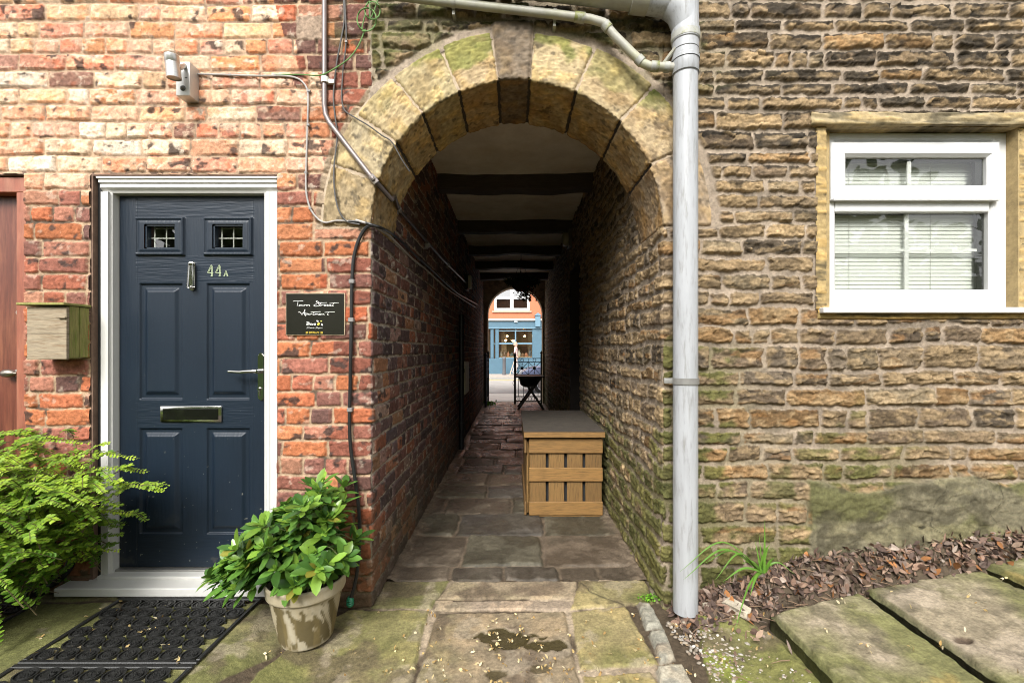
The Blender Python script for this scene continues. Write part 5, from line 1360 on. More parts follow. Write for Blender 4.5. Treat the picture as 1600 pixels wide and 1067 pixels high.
# the shrub: stems with whorls of leaves
rr = np.random.RandomState(44)
shrub = thing('potted_shrub', 'bushy shrub with glossy oval green leaves growing from the stained pot', 'shrub', (pot_x, pot_y, pot_z + .23))
d_p = pot_y - CAMY
tips = []
# outline of the crown in metres about the pot centre (x, z above the rim)
def inside(x, z):
    top = np.interp(x, [-.56, -.50, -.42, -.30, -.16, -.02, .05, .12, .20, .27], [-.02, .06, .13, .27, .36, .40, .50, .50, .36, .16])
    bot = np.interp(x, [-.56, -.45, -.30, -.14, .0, .15, .27], [.05, .03, .03, .04, .05, .06, .10])
    return (z < top) & (z > bot)
while len(tips) < 185:
    x, z, y = (rr.uniform(-.56, .27) if rr.rand() < .7 else rr.uniform(-.56, -.18)), rr.uniform(-.08, .52), rr.normal(0, .12)
    if inside(x, z) and abs(y) < .23: tips.append((x * (.78 if x < 0 else .80) + (.02 if x < 0 else 0), y - .02, z * .86 - .02))
b = MB(); LP, LD, LN, LL, LW, LC, LDr = [], [], [], [], [], [], []
for (x, y, z) in tips:
    o = Vector((pot_x + rr.normal(.02, .035), pot_y + rr.normal(0, .035), pot_z + .225)); t = Vector((pot_x + x, pot_y + y, pot_z + .27 + z))
    mid = o.lerp(t, .5) + Vector((0, 0, .07 + .05 * rr.rand())); pts = smooth_path([o, mid, t], 5)
    b.tube(pts, [.0035 - .0018 * i / (len(pts) - 1) for i in range(len(pts))], 5, False)
    ax = (pts[-1] - pts[-3]).normalized(); outw = Vector((x * 1.1, y * 1.2 - .15, .55)).normalized(); ax = (ax * .4 + outw).normalized()
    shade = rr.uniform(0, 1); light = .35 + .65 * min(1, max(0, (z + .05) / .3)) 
    for lev, (m, sp, ll) in enumerate(((rr.randint(5, 8), .75, 1.0), (rr.randint(3, 6), 1.15, 1.05), (rr.randint(2, 4), .35, .55))):
        base_ = t - ax * (.028 * (lev if lev < 2 else -.2))
        for q in range(m):
            a = 2 * PI * q / m + rr.uniform(-.4, .4) + lev; u = ax.orthogonal().normalized(); v = ax.cross(u)
            dd_ = (ax * math.cos(sp) + (u * math.cos(a) + v * math.sin(a)) * math.sin(sp)).normalized()
            L_ = rr.uniform(.062, .100) * ll
            LP.append(base_[:]); LD.append(dd_[:]); LN.append((ax + Vector((0, 0, .5)) + Vector(rr.normal(0, .15, 3)))[:]); LL.append(L_); LW.append(L_ * rr.uniform(.34, .43)); LDr.append(rr.uniform(.05, .38))
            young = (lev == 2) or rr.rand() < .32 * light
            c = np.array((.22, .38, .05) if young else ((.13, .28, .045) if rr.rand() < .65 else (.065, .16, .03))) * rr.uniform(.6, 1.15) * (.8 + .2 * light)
            c = np.array((.26, .25, .04)) if rr.rand() < .025 else c
            LL[-1] *= rr.uniform(.6, 1.1); LC.append((*c, rr.uniform(.25, .4)))
    for q in range(rr.randint(3, 7)):          # leaves along the stem
        k = rr.randint(4, len(pts) - 1); dd_ = Vector(rr.normal(0, 1, 3)); dd_.z = abs(dd_.z) * .3 - .1; dd_.normalize(); L_ = rr.uniform(.045, .07)
        LP.append(pts[k][:]); LD.append(dd_[:]); LN.append((0, -.2, 1)); LL.append(L_ * 1.2); LW.append(L_ * .4); LDr.append(rr.uniform(.1, .4)); LC.append((*(np.array((.05, .125, .025)) * rr.uniform(.7, 1.2)), .35))
b.build('stem', mat('green_stem', (.12, .14, .05), .6, var=.2), shrub)
LT2 = LT.copy(); LT2[1] = (.28, .30, .03); LT2[7] = (.28, -.30, .03); LT2[2] = (.58, .5, .06); LT2[6] = (.58, -.5, .06); LT2[3] = (.84, .33, .04); LT2[5] = (.84, -.33, .04); LT2[8] = (.55, 0, -.03)
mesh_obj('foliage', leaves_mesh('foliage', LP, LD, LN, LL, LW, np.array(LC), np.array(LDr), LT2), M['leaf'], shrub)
b = MB(); c_ = at(428, 884, -.40); b.box(c_.x - .010, c_.x + .010, -.402, -.399, c_.z - .03, c_.z + .02, .0008, 1)
b.build('plant_label', mat('white_tag', (.6, .6, .58), .5), shrub)

# ------------------------------------------------------------------ small leaved bush by the side door
rr = np.random.RandomState(77)
bx, by = -2.33, -.34
bz = .09
pot2 = thing('dark_pot', 'dark grey plant pot half hidden under the spreading bush', 'plant pot', (-2.31, -.40, bz))
b = MB(); b.lathe((-2.31, -.40, bz), [(.0, .0), (.10, 0), (.105, .01), (.128, .17), (.136, .172), (.138, .20), (.130, .204), (.126, .19), (0, .18)], 36); b.build('pot', mat('slate_pot', (.035, .045, .055), .5, var=.2), pot2, True)
bush = thing('bush', 'bright green arching bush with tiny paired leaves beside the red door', 'bush', (bx, by, bz + .18))
b = MB(); LP, LD, LN, LL, LW, LC, LDr = [], [], [], [], [], [], []
def spray(o, t, lift, nl, yellow, ll=.026):
    o, t = Vector(o), Vector(t); mid = o.lerp(t, .55) + Vector((0, 0, lift)); pts = smooth_path([o, mid, t], max(4, nl // 2))
    b.tube(pts, [.0022 - .0015 * i / (len(pts) - 1) for i in range(len(pts))], 4, False)
    n = len(pts)
    for k in range(int(n * .12), n):
        ax = (pts[min(k + 1, n - 1)] - pts[max(k - 1, 0)])
        if ax.length < 1e-6: continue
        ax.normalize(); up = Vector((rr.normal(0, .2), -.35 + rr.normal(0, .2), 1)); side = ax.cross(up).normalized()
        f = k / n
        for s in (-1, 1):
            dd_ = (side * s + ax * .45 + Vector((0, 0, rr.uniform(-.15, .25)))).normalized()
            L_ = ll * rr.uniform(.75, 1.2) * (1.05 - .45 * f)
            LP.append(pts[k][:]); LD.append(dd_[:]); LN.append(up[:]); LL.append(L_); LW.append(L_ * rr.uniform(.58, .72)); LDr.append(rr.uniform(-.05, .25))
            y_ = min(1, max(0, yellow * (.35 + .8 * f) + rr.normal(0, .12)))
            c = np.array((.10, .235, .024)) * (1 - y_) + np.array((.38, .50, .04)) * y_
            LC.append((*(c * rr.uniform(.8, 1.15)), .42))
    return pts
# targets sampled over the silhouette (metres relative to the base)
def bush_in(x, z):
    top = np.interp(x, [-2.7, -2.5, -2.25, -2.05, -1.9, -1.75, -1.62, -1.55], [.93, .90, .86, .84, .74, .74, .70, .66])
    bot = np.interp(x, [-2.7, -2.3, -2.2, -2.0, -1.92, -1.78, -1.6, -1.55], [.16, .18, .30, .30, .36, .46, .62, .64])
    return (z < top) & (z > bot)
cnt = 0
while cnt < 760:
    x, z = rr.uniform(-2.76, -1.64), rr.uniform(.2, .95)
    if not bush_in(x, z): continue
    if x > -1.86 and rr.rand() < .6: continue
    if x > -1.70: continue
    y = by + rr.normal(0, .13) - .03
    y = min(y, -.05)
    dirx = (x - bx); L_ = rr.uniform(.14, .30)
    d_ = Vector((dirx * 1.2 + rr.normal(.10, .35), rr.normal(-.2, .35), rr.normal(.0, .22) + .10)).normalized()
    t = Vector((x, y, z)); o = t - d_ * L_ - Vector((0, 0, .03))
    hh_ = (z - .2) / .7
    spray(o, t, .035, int(L_ / .0098), .12 + .72 * hh_ * rr.uniform(.5, 1.1)); cnt += 1
# long shoots reaching over the door
for (tx_, tz, oy) in ((-1.60, .66, -.22), (-1.70, .735, -.18), (-1.76, .55, -.2), (-1.85, .36, -.16), (-1.98, .33, -.2), (-1.73, .80, -.2), (-2.1, .90, -.2), (-2.42, 1.0, -.2), (-2.5, 1.03, -.25), (-2.0, .86, -.15)):
    o = (tx_ - .38, by, tz - .02 - .06 * rr.rand()); pts = spray(o, (tx_, oy, tz), .06, 30, .75)
    for q in range(3):
        k = int(len(pts) * rr.uniform(.3, .8)); p = pts[k]
        spray(p, p + Vector((rr.uniform(.05, .10), rr.normal(0, .04), rr.normal(0, .03))), .01, 9, .75)
for q in range(26):           # woody stems
    t = (rr.uniform(-2.7, -1.85), by + rr.normal(0, .1), rr.uniform(.45, .8)); o = Vector((-2.31 + rr.normal(0, .04), -.38 + rr.normal(0, .03), bz + .18))
    p = smooth_path([o, o.lerp(Vector(t), .5) + Vector((0, 0, .1)), t], 5); b.tube(p, [.005 - .0035 * i / (len(p) - 1) for i in range(len(p))], 5, False)
b.build('stem', mat('brown_stem', (.10, .075, .035), .7, var=.2), bush)
mesh_obj('foliage', leaves_mesh('foliage', LP, LD, LN, LL, LW, np.array(LC), np.array(LDr)), M['leaf'], bush)

# ------------------------------------------------------------------ grass tuft and weeds
rr = np.random.RandomState(5)
def blade(b, o, t, lift, w):
    o, t = Vector(o), Vector(t); pts = smooth_path([o, o.lerp(t, .5) + Vector((0, 0, lift)), t], 7); n = len(pts); prev = None
    for k, p in enumerate(pts):
        ax = (pts[min(k + 1, n - 1)] - pts[max(k - 1, 0)]).normalized(); s = ax.cross(Vector((.1, -.6, 1))).normalized(); ww = w * (1 - (k / (n - 1)) ** 2.2) * .5 + .0003
        r = [b.bm.verts.new(p + s * ww), b.bm.verts.new(p - Vector((0, 0, ww * .5))), b.bm.verts.new(p - s * ww)]
        if prev: b.bm.faces.new((prev[0], prev[1], r[1], r[0])); b.bm.faces.new((prev[1], prev[2], r[2], r[1]))
        prev = r
gb = at(1190, 893, -.10)
b = MB(); 
for (px_, py_, y_, lf) in ((1062, 893, -.22, .14), (1068, 905, -.25, .12), (1118, 905, -.24, .10), (1148, 985, -.34, .05), (1242, 897, -.12, .05), (1195, 812, -.10, .0), (1203, 850, -.14, .02), (1180, 845, -.08, .0), (1186, 835, -.10, .0), (1210, 870, -.14, .01), (1130, 908, -.18, .04), (1160, 880, -.12, .03), (1200, 856, -.1, .0), (1100, 880, -.16, .08), (1172, 930, -.22, .03)):
    blade(b, gb + Vector((rr.normal(0, .008), rr.normal(0, .008), 0)), at(px_, py_, y_), lf, rr.uniform(.008, .014))
tag(b.build('grass_tuft', mat('grass_blade', (.12, .26, .03), .5, var=.2, trans=.3), None, True), 'tuft of arching green grass growing from the leaves beside the downpipe', 'grass')
def weed(label, c, n, spread, r, seed, grp='small weeds in the paving joints'):
    q = np.random.RandomState(seed); x = c[0] + q.normal(0, spread, n); y = c[1] + q.normal(0, spread * .45, n); z = ground_z(x, y) + q.uniform(.012, .035, n)
    if c[1] > .3: z = q.uniform(.01, .10, n)
    o = mesh_obj('weed_plant', leaves_mesh('weed_plant', np.stack([x, y, z], 1), rand_dirs(n, q, .1), rand_dirs(n, q, 1.4), q.uniform(.6, 1.2, n) * r, q.uniform(.5, .9, n) * r, np.array((.14, .33, .02)) * q.uniform(.7, 1.3, (n, 1)), .2), M['leaf'])
    return tag(o, label, 'weed', 'small weeds in the paving joints')
weed('low bright green weed at the top of the gutter beside the setts', (gp(1015, 940, .0)), 90, .028, .014, 1)
weed('tiny clover weed among the dead leaves near the grass tuft', (gp(1165, 918, .06)), 26, .03, .016, 2)
weed('green weed at the passage end by the open gate leaf', (-.52, 8.3), 60, .06, .06, 3)
# ------------------------------------------------------------------ things in the passage
crate = thing('storage_box', 'slatted pale wooden storage box with dark felt lid against the stone wall', 'storage box', (.41, 1.85, 0))
M['pine'] = mat('pine_board', (.205, .112, .034), .6, objvar=.2, var=.5, vscale=5, stretch=(2, 4, 26), col2=(.14, .065, .02), c2scale=5, c2t=(.56, .72), bump=.3, bscale=14)
M['pinev'] = mat('pine_upright', (.18, .102, .033), .6, objvar=.2, var=.5, vscale=5, stretch=(26, 4, 2), col2=(.13, .06, .02), c2scale=5, c2t=(.56, .72), bump=.3, bscale=14)
cx0, cx1, cy0, cy1 = .122, .695, 1.24, 2.42
def cz(py): return CAMH + (546 - py) * (cy0 - CAMY) / F
b = MB()
for q in range(4):
    w_ = (cx1 - cx0) / 4; g_ = .011; b = MB(); x0_ = cx0 + w_ * q + (g_ if q else .004); x1_ = cx0 + w_ * (q + 1) - (g_ if q < 3 else .004)
    b.box(x0_, x1_, cy0 + .020, cy0 + .036, .02, cz(690), .003, 1); b.build('upright_board', M['pinev'], crate)
for (t_, u_) in ((685, 708), (731, 752), (784, 805)):
    fb = MB().box(cx0, cx1, cy0, cy0 + .019, cz(u_), cz(t_), .003, 1).build('front_board', M['pine'], crate)
MB().box(cx0 + .02, cx1 - .005, cy0 + .012, cy0 + .05, .0, .018, .002, 1).build('plinth', M['pine'], crate)
for k in range(6):
    MB().box(cx0 - .018, cx0 - .001, cy0 + .04 + k * .19, cy0 + .04 + k * .19 + .17, .02, cz(690), .003, 1).build('side_board', M['pinev'], crate)
for (t_, u_) in ((685, 708), (784, 805)): MB().box(cx0 - .036, cx0 - .019, cy0 + .002, cy1, cz(u_), cz(t_), .003, 1).build('side_rail', mat('pine_side', (.16, .09, .032), .6, var=.3, vscale=6, stretch=(4, 1, 20)), crate)
MB().box(cx0 + .02, cx1, cy0 + .06, cy1, .03, .60).build('liner', M['dark'], crate)
ld = MB().box(cx0 - .040, cx1 + .012, cy0 - .035, cy1 + .01, cz(682.5), cz(674), .003, 1).build('lid', M['pine'], crate)
b = MB(); b.box(cx0 - .043, cx1 + .013, cy0 - .033, cy1 + .012, cz(674) + .0005, cz(674) + .006, .002, 1); b.build('felt', mat('roof_felt', (.058, .048, .037), .9, var=.3, vscale=12, bump=.5, bscale=150), ld)

b = MB(); y_ = 3.62; b.tube([(XL + .04, y_, 0), (XL + .04, y_, 1.75)], .034, 14)
for z_ in (.3, 1.0, 1.62): b.tube([(XL + .04, y_, z_), (XL + .04, y_, z_ + .05)], .043, 14)
tag(b.build('soil_pipe', M['black'], None, True), 'black upright pipe on the dark brick wall inside the passage', 'pipe')
b = MB(); b.box(XL + .008, XL + .085, 3.72, 4.15, .70, 1.135, .012, 2); b2 = None
mb = thing('meter_box', 'cream meter box with chipped edge on the brick passage wall', 'meter box', (XL, 3.9, .7))
b.build('case', mat('cream_box', (.55, .49, .36), .6, var=.2, vscale=12), mb)
MB().box(XL + .086, XL + .092, 3.74, 4.13, .72, 1.115, .003, 1).build('cover', mat('cream_cover', (.58, .53, .40), .6, var=.2, vscale=12), mb)
pwl = thing('passage_light', 'small white boxed light high on the brick passage wall', 'wall light', (XL, 4.4, 2.2))
M['diff'] = mat('milky_cover', (.55, .53, .47), .4)
MB().box(XL + .005, XL + .05, 4.32, 4.50, 2.17, 2.40, .006, 2).build('base', M['black'], pwl); MB().box(XL + .051, XL + .10, 4.35, 4.44, 2.19, 2.385, .012, 2).build('diffuser', M['diff'], pwl)
bul = thing('bulkhead_lamp', 'unlit bulkhead lamp at the top of the rubble passage wall', 'wall light', (XR, 3.6, 2.78))
MB().box(XR - .05, XR + .02, 3.50, 3.72, 2.62, 2.84, .01, 2).build('base', mat('lamp_base', (.10, .09, .075), .5), bul)
b = MB(); b.lathe((XR - .05, 3.61, 2.73), [(.095, 0), (.095, .03), (.08, .06), (.04, .075), (0, .078)], 24, Vector((-1, 0, 0))); b.build('diffuser', mat('dusty_cover', (.34, .31, .24), .35), bul, True)

# hanging basket
rr = np.random.RandomState(8)
hx_, hy_, hz_b = .125, 5.0, 2.36
hb = thing('hanging_basket', 'hanging basket of trailing flowers silhouetted under a ceiling beam', 'hanging basket', (hx_, hy_, hz_b))
b = MB(); b.lathe((hx_, hy_, hz_b), [(0, -.14), (.08, -.125), (.14, -.07), (.165, 0), (.17, .01), (.16, .0), (0, -.02)], 24); b.build('bowl', mat('coir_bowl', (.04, .03, .02), .9, var=.4), hb, True)
b = MB()
for k in range(3):
    a = 2 * PI * k / 3 + .4; b.tube([(hx_ + .165 * math.cos(a), hy_ + .165 * math.sin(a), hz_b + .01), (hx_, hy_, 2.76)], .003, 5)
b.tube([(hx_, hy_, 2.755), (hx_, hy_, 2.86)], .005, 6); b.build('chain', M['iron'], hb)
n = 1500; a = rr.uniform(0, 6.28, n); r_ = .27 * np.sqrt(rr.rand(n)); x = hx_ + r_ * np.cos(a) * 1.05 + .02; y = hy_ + r_ * np.sin(a); z = hz_b + .12 * rr.normal(0, .5, n) * (1 - r_ / .4) + .03
tr = rr.rand(n) < .22; z[tr] = hz_b - rr.uniform(.0, .27, tr.sum()); x[tr] = hx_ + .10 + rr.normal(0, .065, tr.sum()); y[tr] = hy_ + rr.normal(0, .07, tr.sum())
Cc = np.array((.035, .06, .02)) * rr.uniform(.6, 1.4, (n, 1)); fl = tr & (rr.rand(n) < .35); Cc[fl] = (.45, .12, .05)
mesh_obj('foliage', leaves_mesh('foliage', np.stack([x, y, z], 1), rand_dirs(n, rr), rand_dirs(n, rr, .6), rr.uniform(.025, .055, n), rr.uniform(.016, .03, n), Cc, .3), M['leaf'], hb)

# iron gates
def iron_gate(label, hinge, w, ang, group):
    """leaf of width w, built along +x from the hinge then turned"""
    g = thing('iron_gate', label, 'gate', hinge, group)
    def fin(b, name):
        b.bm.verts.ensure_lookup_table()
        for v in b.bm.verts:
            x, y = v.co.x, v.co.y; ca, sa = math.cos(ang), math.sin(ang); v.co = Vector((hinge[0] + x * ca - y * sa, hinge[1] + x * sa + y * ca, hinge[2] + v.co.z))
        return b.build(name, M['iron'], g, True)
    b = MB(); b.box(0, .035, -.018, .018, .0, 1.20, .004, 1); b.lathe((.017, 0, 1.19), [(.012, 0), (.03, .012), (.03, .03), (.012, .05), (.016, .06), (0, .075)], 12); fin(b, 'post')
    b = MB(); b.box(w - .05, w, -.025, .025, .0, 1.16, .004, 1); b.lathe((w - .025, 0, 1.15), [(.016, 0), (.038, .014), (.038, .034), (.014, .052), (.02, .066), (0, .085)], 12); fin(b, 'post')
    for z_ in (.075, .185, .66, .70, 1.00, 1.085):
        b = MB(); b.box(.035, w - .05, -.008, .008, z_ - .008, z_ + .008); fin(b, 'rail')
    n = 5
    for k in range(n):
        x = .035 + (w - .085) * (k + .5) / n; b = MB(); b.cyl((x, 0, .185), (x, 0, .66), .007, 8); fin(b, 'bar')
    b = MB(); m_ = 8
    for k in range(m_):
        x = .035 + (w - .085) * (k + .5) / m_; r = .044
        pts = [(x + r * math.cos(q * PI / 6), 0, .13 + r * math.sin(q * PI / 6)) for q in range(13)]; b.tube(pts, .005, 5)
        b.lathe((x, 0, .13), [(0, -.012), (.012, 0), (0, .012)], 6)
    fin(b, 'ring_frieze')
    b = MB(); cw_ = (w - .085) / 2
    for k in range(2):
        x0 = .035 + cw_ * k; x1 = x0 + cw_; xm = (x0 + x1) / 2
        b.tube([(x0, 0, .70), (x1, 0, 1.00)], .007, 6); b.tube([(x0, 0, 1.00), (x1, 0, .70)], .007, 6); b.box(x1 - .006, x1 + .006, -.006, .006, .70, 1.085)
        b.lathe((xm, -.02, .85), [(.0, 0), (.038, .004), (.038, .036), (0, .04)], 10, Vector((0, 1, 0)))
        for (ex, ez) in ((.11, 0), (-.11, 0), (0, .11), (0, -.11)):
            b.tube([(xm, 0, .85), (xm + ex, 0, .85 + ez)], .006, 6); b.lathe((xm + ex, 0, .85 + ez), [(0, -.02), (.018, 0), (0, .02)], 6)
        r = .036; b.tube([(xm + r * math.cos(q * PI / 6), 0, 1.043 + r * math.sin(q * PI / 6)) for q in range(13)], .006, 5)
    fin(b, 'scroll_panel')
    if w > .5:
        b = MB(); r = .05; b.tube([(w + .0 + r * .5 * math.cos(q * PI / 8), -.02, .50 + r * math.sin(q * PI / 8)) for q in range(17)], .006, 6); fin(b, 'latch')
    return g
iron_gate('closed black iron gate leaf behind the folding table', (EX + ER - .02, DEEP - .10, .005), .665, PI, 'iron gates at the street end')
iron_gate('black iron gate leaf swung open edge-on against the brick wall', (EX - ER + .02, DEEP - .10, .005), .60, math.radians(-93), 'iron gates at the street end')

# folding table
tb = thing('folding_table', 'dark folding table on crossed legs in front of the iron gate', 'table', (.36, 7.75, 0))
M['dwood'] = mat('dark_table_wood', (.045, .032, .022), .5, var=.3, vscale=8)
ty0, ty1, tx0, tx1, tz_ = 7.45, 8.05, .06, .665, .70
b = MB()
for k in range(5): b.box(tx0, tx1, ty0 + k * .122, ty0 + k * .122 + .112, tz_, tz_ + .024, .003, 1)
b.build('table_top', M['dwood'], tb)
for (y_, s) in ((ty0 + .05, 1), (ty0 + .09, -1), (ty1 - .05, 1), (ty1 - .09, -1)):
    b = MB(); xa, xb = (tx0 + .04, tx1 - .06) if s > 0 else (tx1 - .01, tx0 + .12)
    p, q = Vector((xa, y_, .0)), Vector((xb, y_, tz_)); d_ = (q - p).normalized(); nrm = Vector((-d_.z, 0, d_.x)) * .020
    b.prism([p - nrm, p + nrm, q + nrm, q - nrm], (0, .022, 0)); b.build('leg', M['dwood'], tb)
b = MB(); b.box(tx0 + .05, tx1 - .05, ty0 + .02, ty0 + .05, tz_ - .035, tz_ - .001); b.build('apron', M['dwood'], tb)
b = MB(); b.lathe((.34, 7.78, .52), [(0, -.06), (.10, -.05), (.18, .0), (.205, .07), (.215, .15), (.20, .15), (.17, .0), (0, -.03)], 28)
tag(b.build('metal_basin', M['iron'], None, True), 'rounded dark basin tucked under the folding table top', 'basin')

# ------------------------------------------------------------------ the street beyond
M['asphalt'] = mat('asphalt', (.36, .35, .33), .85, var=.15, vscale=2, bump=.3, bscale=60)
M['pave'] = mat('pavement', (.42, .36, .31), .85, var=.15, vscale=3)
M['nearpave'] = mat('near_pavement', (.74, .71, .65), .85, var=.12, vscale=3)
def sheet(name, x0, x1, y0, y1, z, m): return struct(MB().box(x0, x1, y0, y1, z - .3, z).build(name, m))
sheet('near_pavement', -14, 14, DEEP + .55, DEEP + 2.6, .0, M['nearpave'])
sheet('road', -14, 14, DEEP + 2.6, 19.0, -.11, M['asphalt'])
sheet('far_pavement', -14, 14, 19.0, 21.9, .0, M['pave'])
struct(MB().box(-40, 40, -40, 60, -1.0, -.9).build('ground', mat('earth', (.10, .085, .06), .95)))
b = MB(); b.box(-14, 14, 18.96, 19.12, -.28, .012, .01, 1); b.box(-14, 14, DEEP + 2.5, DEEP + 2.62, -.28, .008, .01, 1)
struct(b.build('kerb', mat('kerb_stone', (.30, .285, .26), .8, var=.15)))
b = MB(); b.box(-14, 14, 18.42, 18.50, -.109, -.105); b.box(-14, 14, 18.6, 18.68, -.109, -.105); struct(b.build('road_marking', mat('road_line', (.55, .42, .07), .8)))

YS = 22.0; dS = YS - CAMY
def sx(px): return (px - 802) * dS / F
def sz(py): return CAMH + (546 - py) * dS / F
shop = thing('corner_shop', 'blue painted shopfront with orange brick above across the street', 'shop', (0, YS, 0))
M['blue'] = mat('blue_paint', (.065, .135, .185), .45, var=.08, vscale=3); M['bluel'] = mat('light_blue_trim', (.12, .22, .29), .45)
M['sbrick'] = mat('orange_brick', (.46, .15, .075), .9, var=.22, vscale=14, stretch=(1, 1, 3))
b = MB(); zf1, zf0 = sz(501), sz(513); zw0, zw1 = sz(560), sz(513.5)
b = MB(); b.box(-7, sx(772), YS, YS + 6, zf1, 8.5); b.box(sx(827.5), 7, YS, YS + 6, zf1, 8.5); b.box(sx(772), sx(827.5), YS, YS + 6, zf1, sz(485.5)); b.box(sx(772), sx(827.5), YS, YS + 6, sz(425), 8.5); b.build('wall', M['sbrick'], shop)
MB().box(-7.2, 7.2, YS - .2, YS + 6.2, 8.5, 8.7).build('roof', M['slate'], shop)
# upper window with four lights
uw = MB(); ux0, ux1, uz0, uz1 = sx(772), sx(827.5), sz(485.5), sz(425); t_ = .13
uw.box(ux0, ux0 + t_, YS + .02, YS + .14, uz0, uz1); uw.box(ux1 - t_, ux1, YS + .02, YS + .14, uz0, uz1); uw.box(ux0 + t_, ux1 - t_, YS + .02, YS + .14, uz0, uz0 + .14); uw.box(ux0 + t_, ux1 - t_, YS + .02, YS + .14, uz1 - .14, uz1)
um = (ux0 + ux1) / 2; uw.box(um - .09, um + .09, YS + .021, YS + .13, uz0 + .14, uz1 - .14); zt_ = sz(465); uw.box(ux0 + t_, um - .09, YS + .022, YS + .12, zt_ - .07, zt_ + .06); uw.box(um + .09, ux1 - t_, YS + .022, YS + .12, zt_ - .07, zt_ + .06)
uwo = uw.build('upper_window', M['upvc'], shop); uwo['label'] = 'white four light window above the shopfront'
MB().box(ux0 + .1, ux1 - .1, YS + .09, YS + .10, uz0 + .1, uz1 - .1).build('pane', glass_mat('street_glass', (.5, .5, .5), .16, .02), uwo)
MB().box(ux0, ux1, YS + 1.2, YS + 1.25, uz0, uz1).build('upstairs_room', mat('brown_room', (.10, .075, .06), .9), shop)
MB().box(ux0 - .1, ux1 + .1, YS - .08, YS + .02, uz0 - .10, uz0 - .005).build('stone_sill', mat('sill_stone', (.42, .28, .2), .8), shop)
# ground floor
MB().box(-7, 7, YS - .24, YS - .002, zf1 - .02, zf1 + .09, .02, 1).build('cornice', mat('pale_cornice', (.58, .55, .50), .7, var=.1), shop)
b = MB(); b.box(-7, 7, YS - .12, YS + .4, zf0, zf1 - .021, .01, 1); b.build('fascia', M['blue'], shop)
MB().box(-7, 7, YS - .17, YS - .119, zf0 - .03, zf0 + .05, .01, 1).build('fascia_moulding', M['bluel'], shop)
MB().box(sx(803.5), sx(808.5), YS - .20, YS - .121, sz(504), sz(500.5)).build('fascia_lamp', mat('pale_lamp', (.45, .55, .6), .5), shop)
MB().box(-7, 7, YS - .10, YS + .4, -.05, zw0, .01, 1).build('stall_riser', M['blue'], shop)
for (p, q) in ((-4.0, sx(756)), (sx(766.5), sx(771.5)), (sx(774), sx(779.5)), (sx(831.5), sx(848)), (sx(858), 7)):
    MB().box(p, q, YS - .10, YS + .35, zw0, zf0, .015, 1).build('pilaster', M['blue'], shop)
b = MB(); xa, xb = sx(836), sx(844); b.box(xa, xb, YS - .32, YS - .12, sz(511), sz(494), .01, 1); b.prism([(xa - .06, YS - .36, sz(494)), (xb + .06, YS - .36, sz(494)), ((xa + xb) / 2, YS - .36, sz(489))], (0, .30, 0)); b.build('corbel', M['bluel'], shop)
wx0, wx1 = sx(779.5), sx(831.5)
b = MB(); b.box(wx0, wx1, YS - .06, YS + .02, sz(537) - .03, sz(537) + .05); b.box(wx0, wx1, YS - .06, YS + .02, sz(517) - .025, sz(517) + .025); b.box(sx(804.5), sx(806.5), YS - .055, YS + .015, sz(537) + .05, zf0); b.box(wx0, wx1, YS - .08, YS + .02, zw0, zw0 + .05)
b.box(sx(771.5), sx(774), YS - .06, YS + .02, sz(537) - .03, sz(537) + .03); b.build('shop_window', M['bluel'], shop)
MB().box(sx(756), sx(858), YS + .03, YS + .04, zw0, zf0).build('shop_pane', glass_mat('shop_glass', (.85, .85, .82), .05, .02), shop)
# inside
b = MB(); b.box(-4, 4, YS + 3.5, YS + 3.55, 0, zf1); b.build('shop_back_wall', mat('shop_back', (.60, .50, .38), .9), shop)
MB().box(-4, 4, YS + .4, YS + 3.5, -.02, .05).build('shop_floor', mat('shop_floor', (.25, .17, .1), .8), shop)
MB().box(-4, 4, YS + .4, YS + 3.5, zf0, zf0 + .05).build('shop_ceiling', mat('shop_ceiling', (.5, .47, .42), .9), shop)
for (x_, w_, h_, c_) in ((-.55, .30, 2.6, (.62, .58, .50)), (1.05, .32, 2.6, (.60, .55, .45)), (-.2, .55, 1.9, (.12, .07, .045)), (.55, .5, 1.5, (.10, .07, .05))):
    MB().box(x_ - w_ / 2, x_ + w_ / 2, YS + 2.6 + .1 * x_, YS + 2.9 + .1 * x_, .05, h_).build('display_unit', mat('display', c_, .8, var=.2), shop)
MB().box(wx0, wx1, YS + .15, YS + .6, .85, .93).build('window_shelf', mat('shelf_wood', (.45, .30, .17), .6), shop)
rr = np.random.RandomState(2)
for k in range(9):
    x = wx0 + .1 + (wx1 - wx0 - .2) * k / 8; h_ = rr.uniform(.15, .45); c_ = [(.55, .5, .42), (.2, .13, .08), (.45, .2, .12), (.12, .14, .15), (.5, .42, .25)][k % 5]; r = rr.uniform(.05, .11)
    o = MB().lathe((x, YS + .38, .93), [(0, 0), (r, 0), (r * 1.1, h_ * .5), (r * .5, h_ * .8), (r * .55, h_)], 12, closed=True).build('display_jar', mat('jar', c_, .4), None, True)
    tag(o, 'ornament or jar standing on the shop window shelf', 'ornament', 'ornaments in the shop window')
M['glow'] = mat('lit_bulb', (1.0, .72, .38), .5, emit=22)
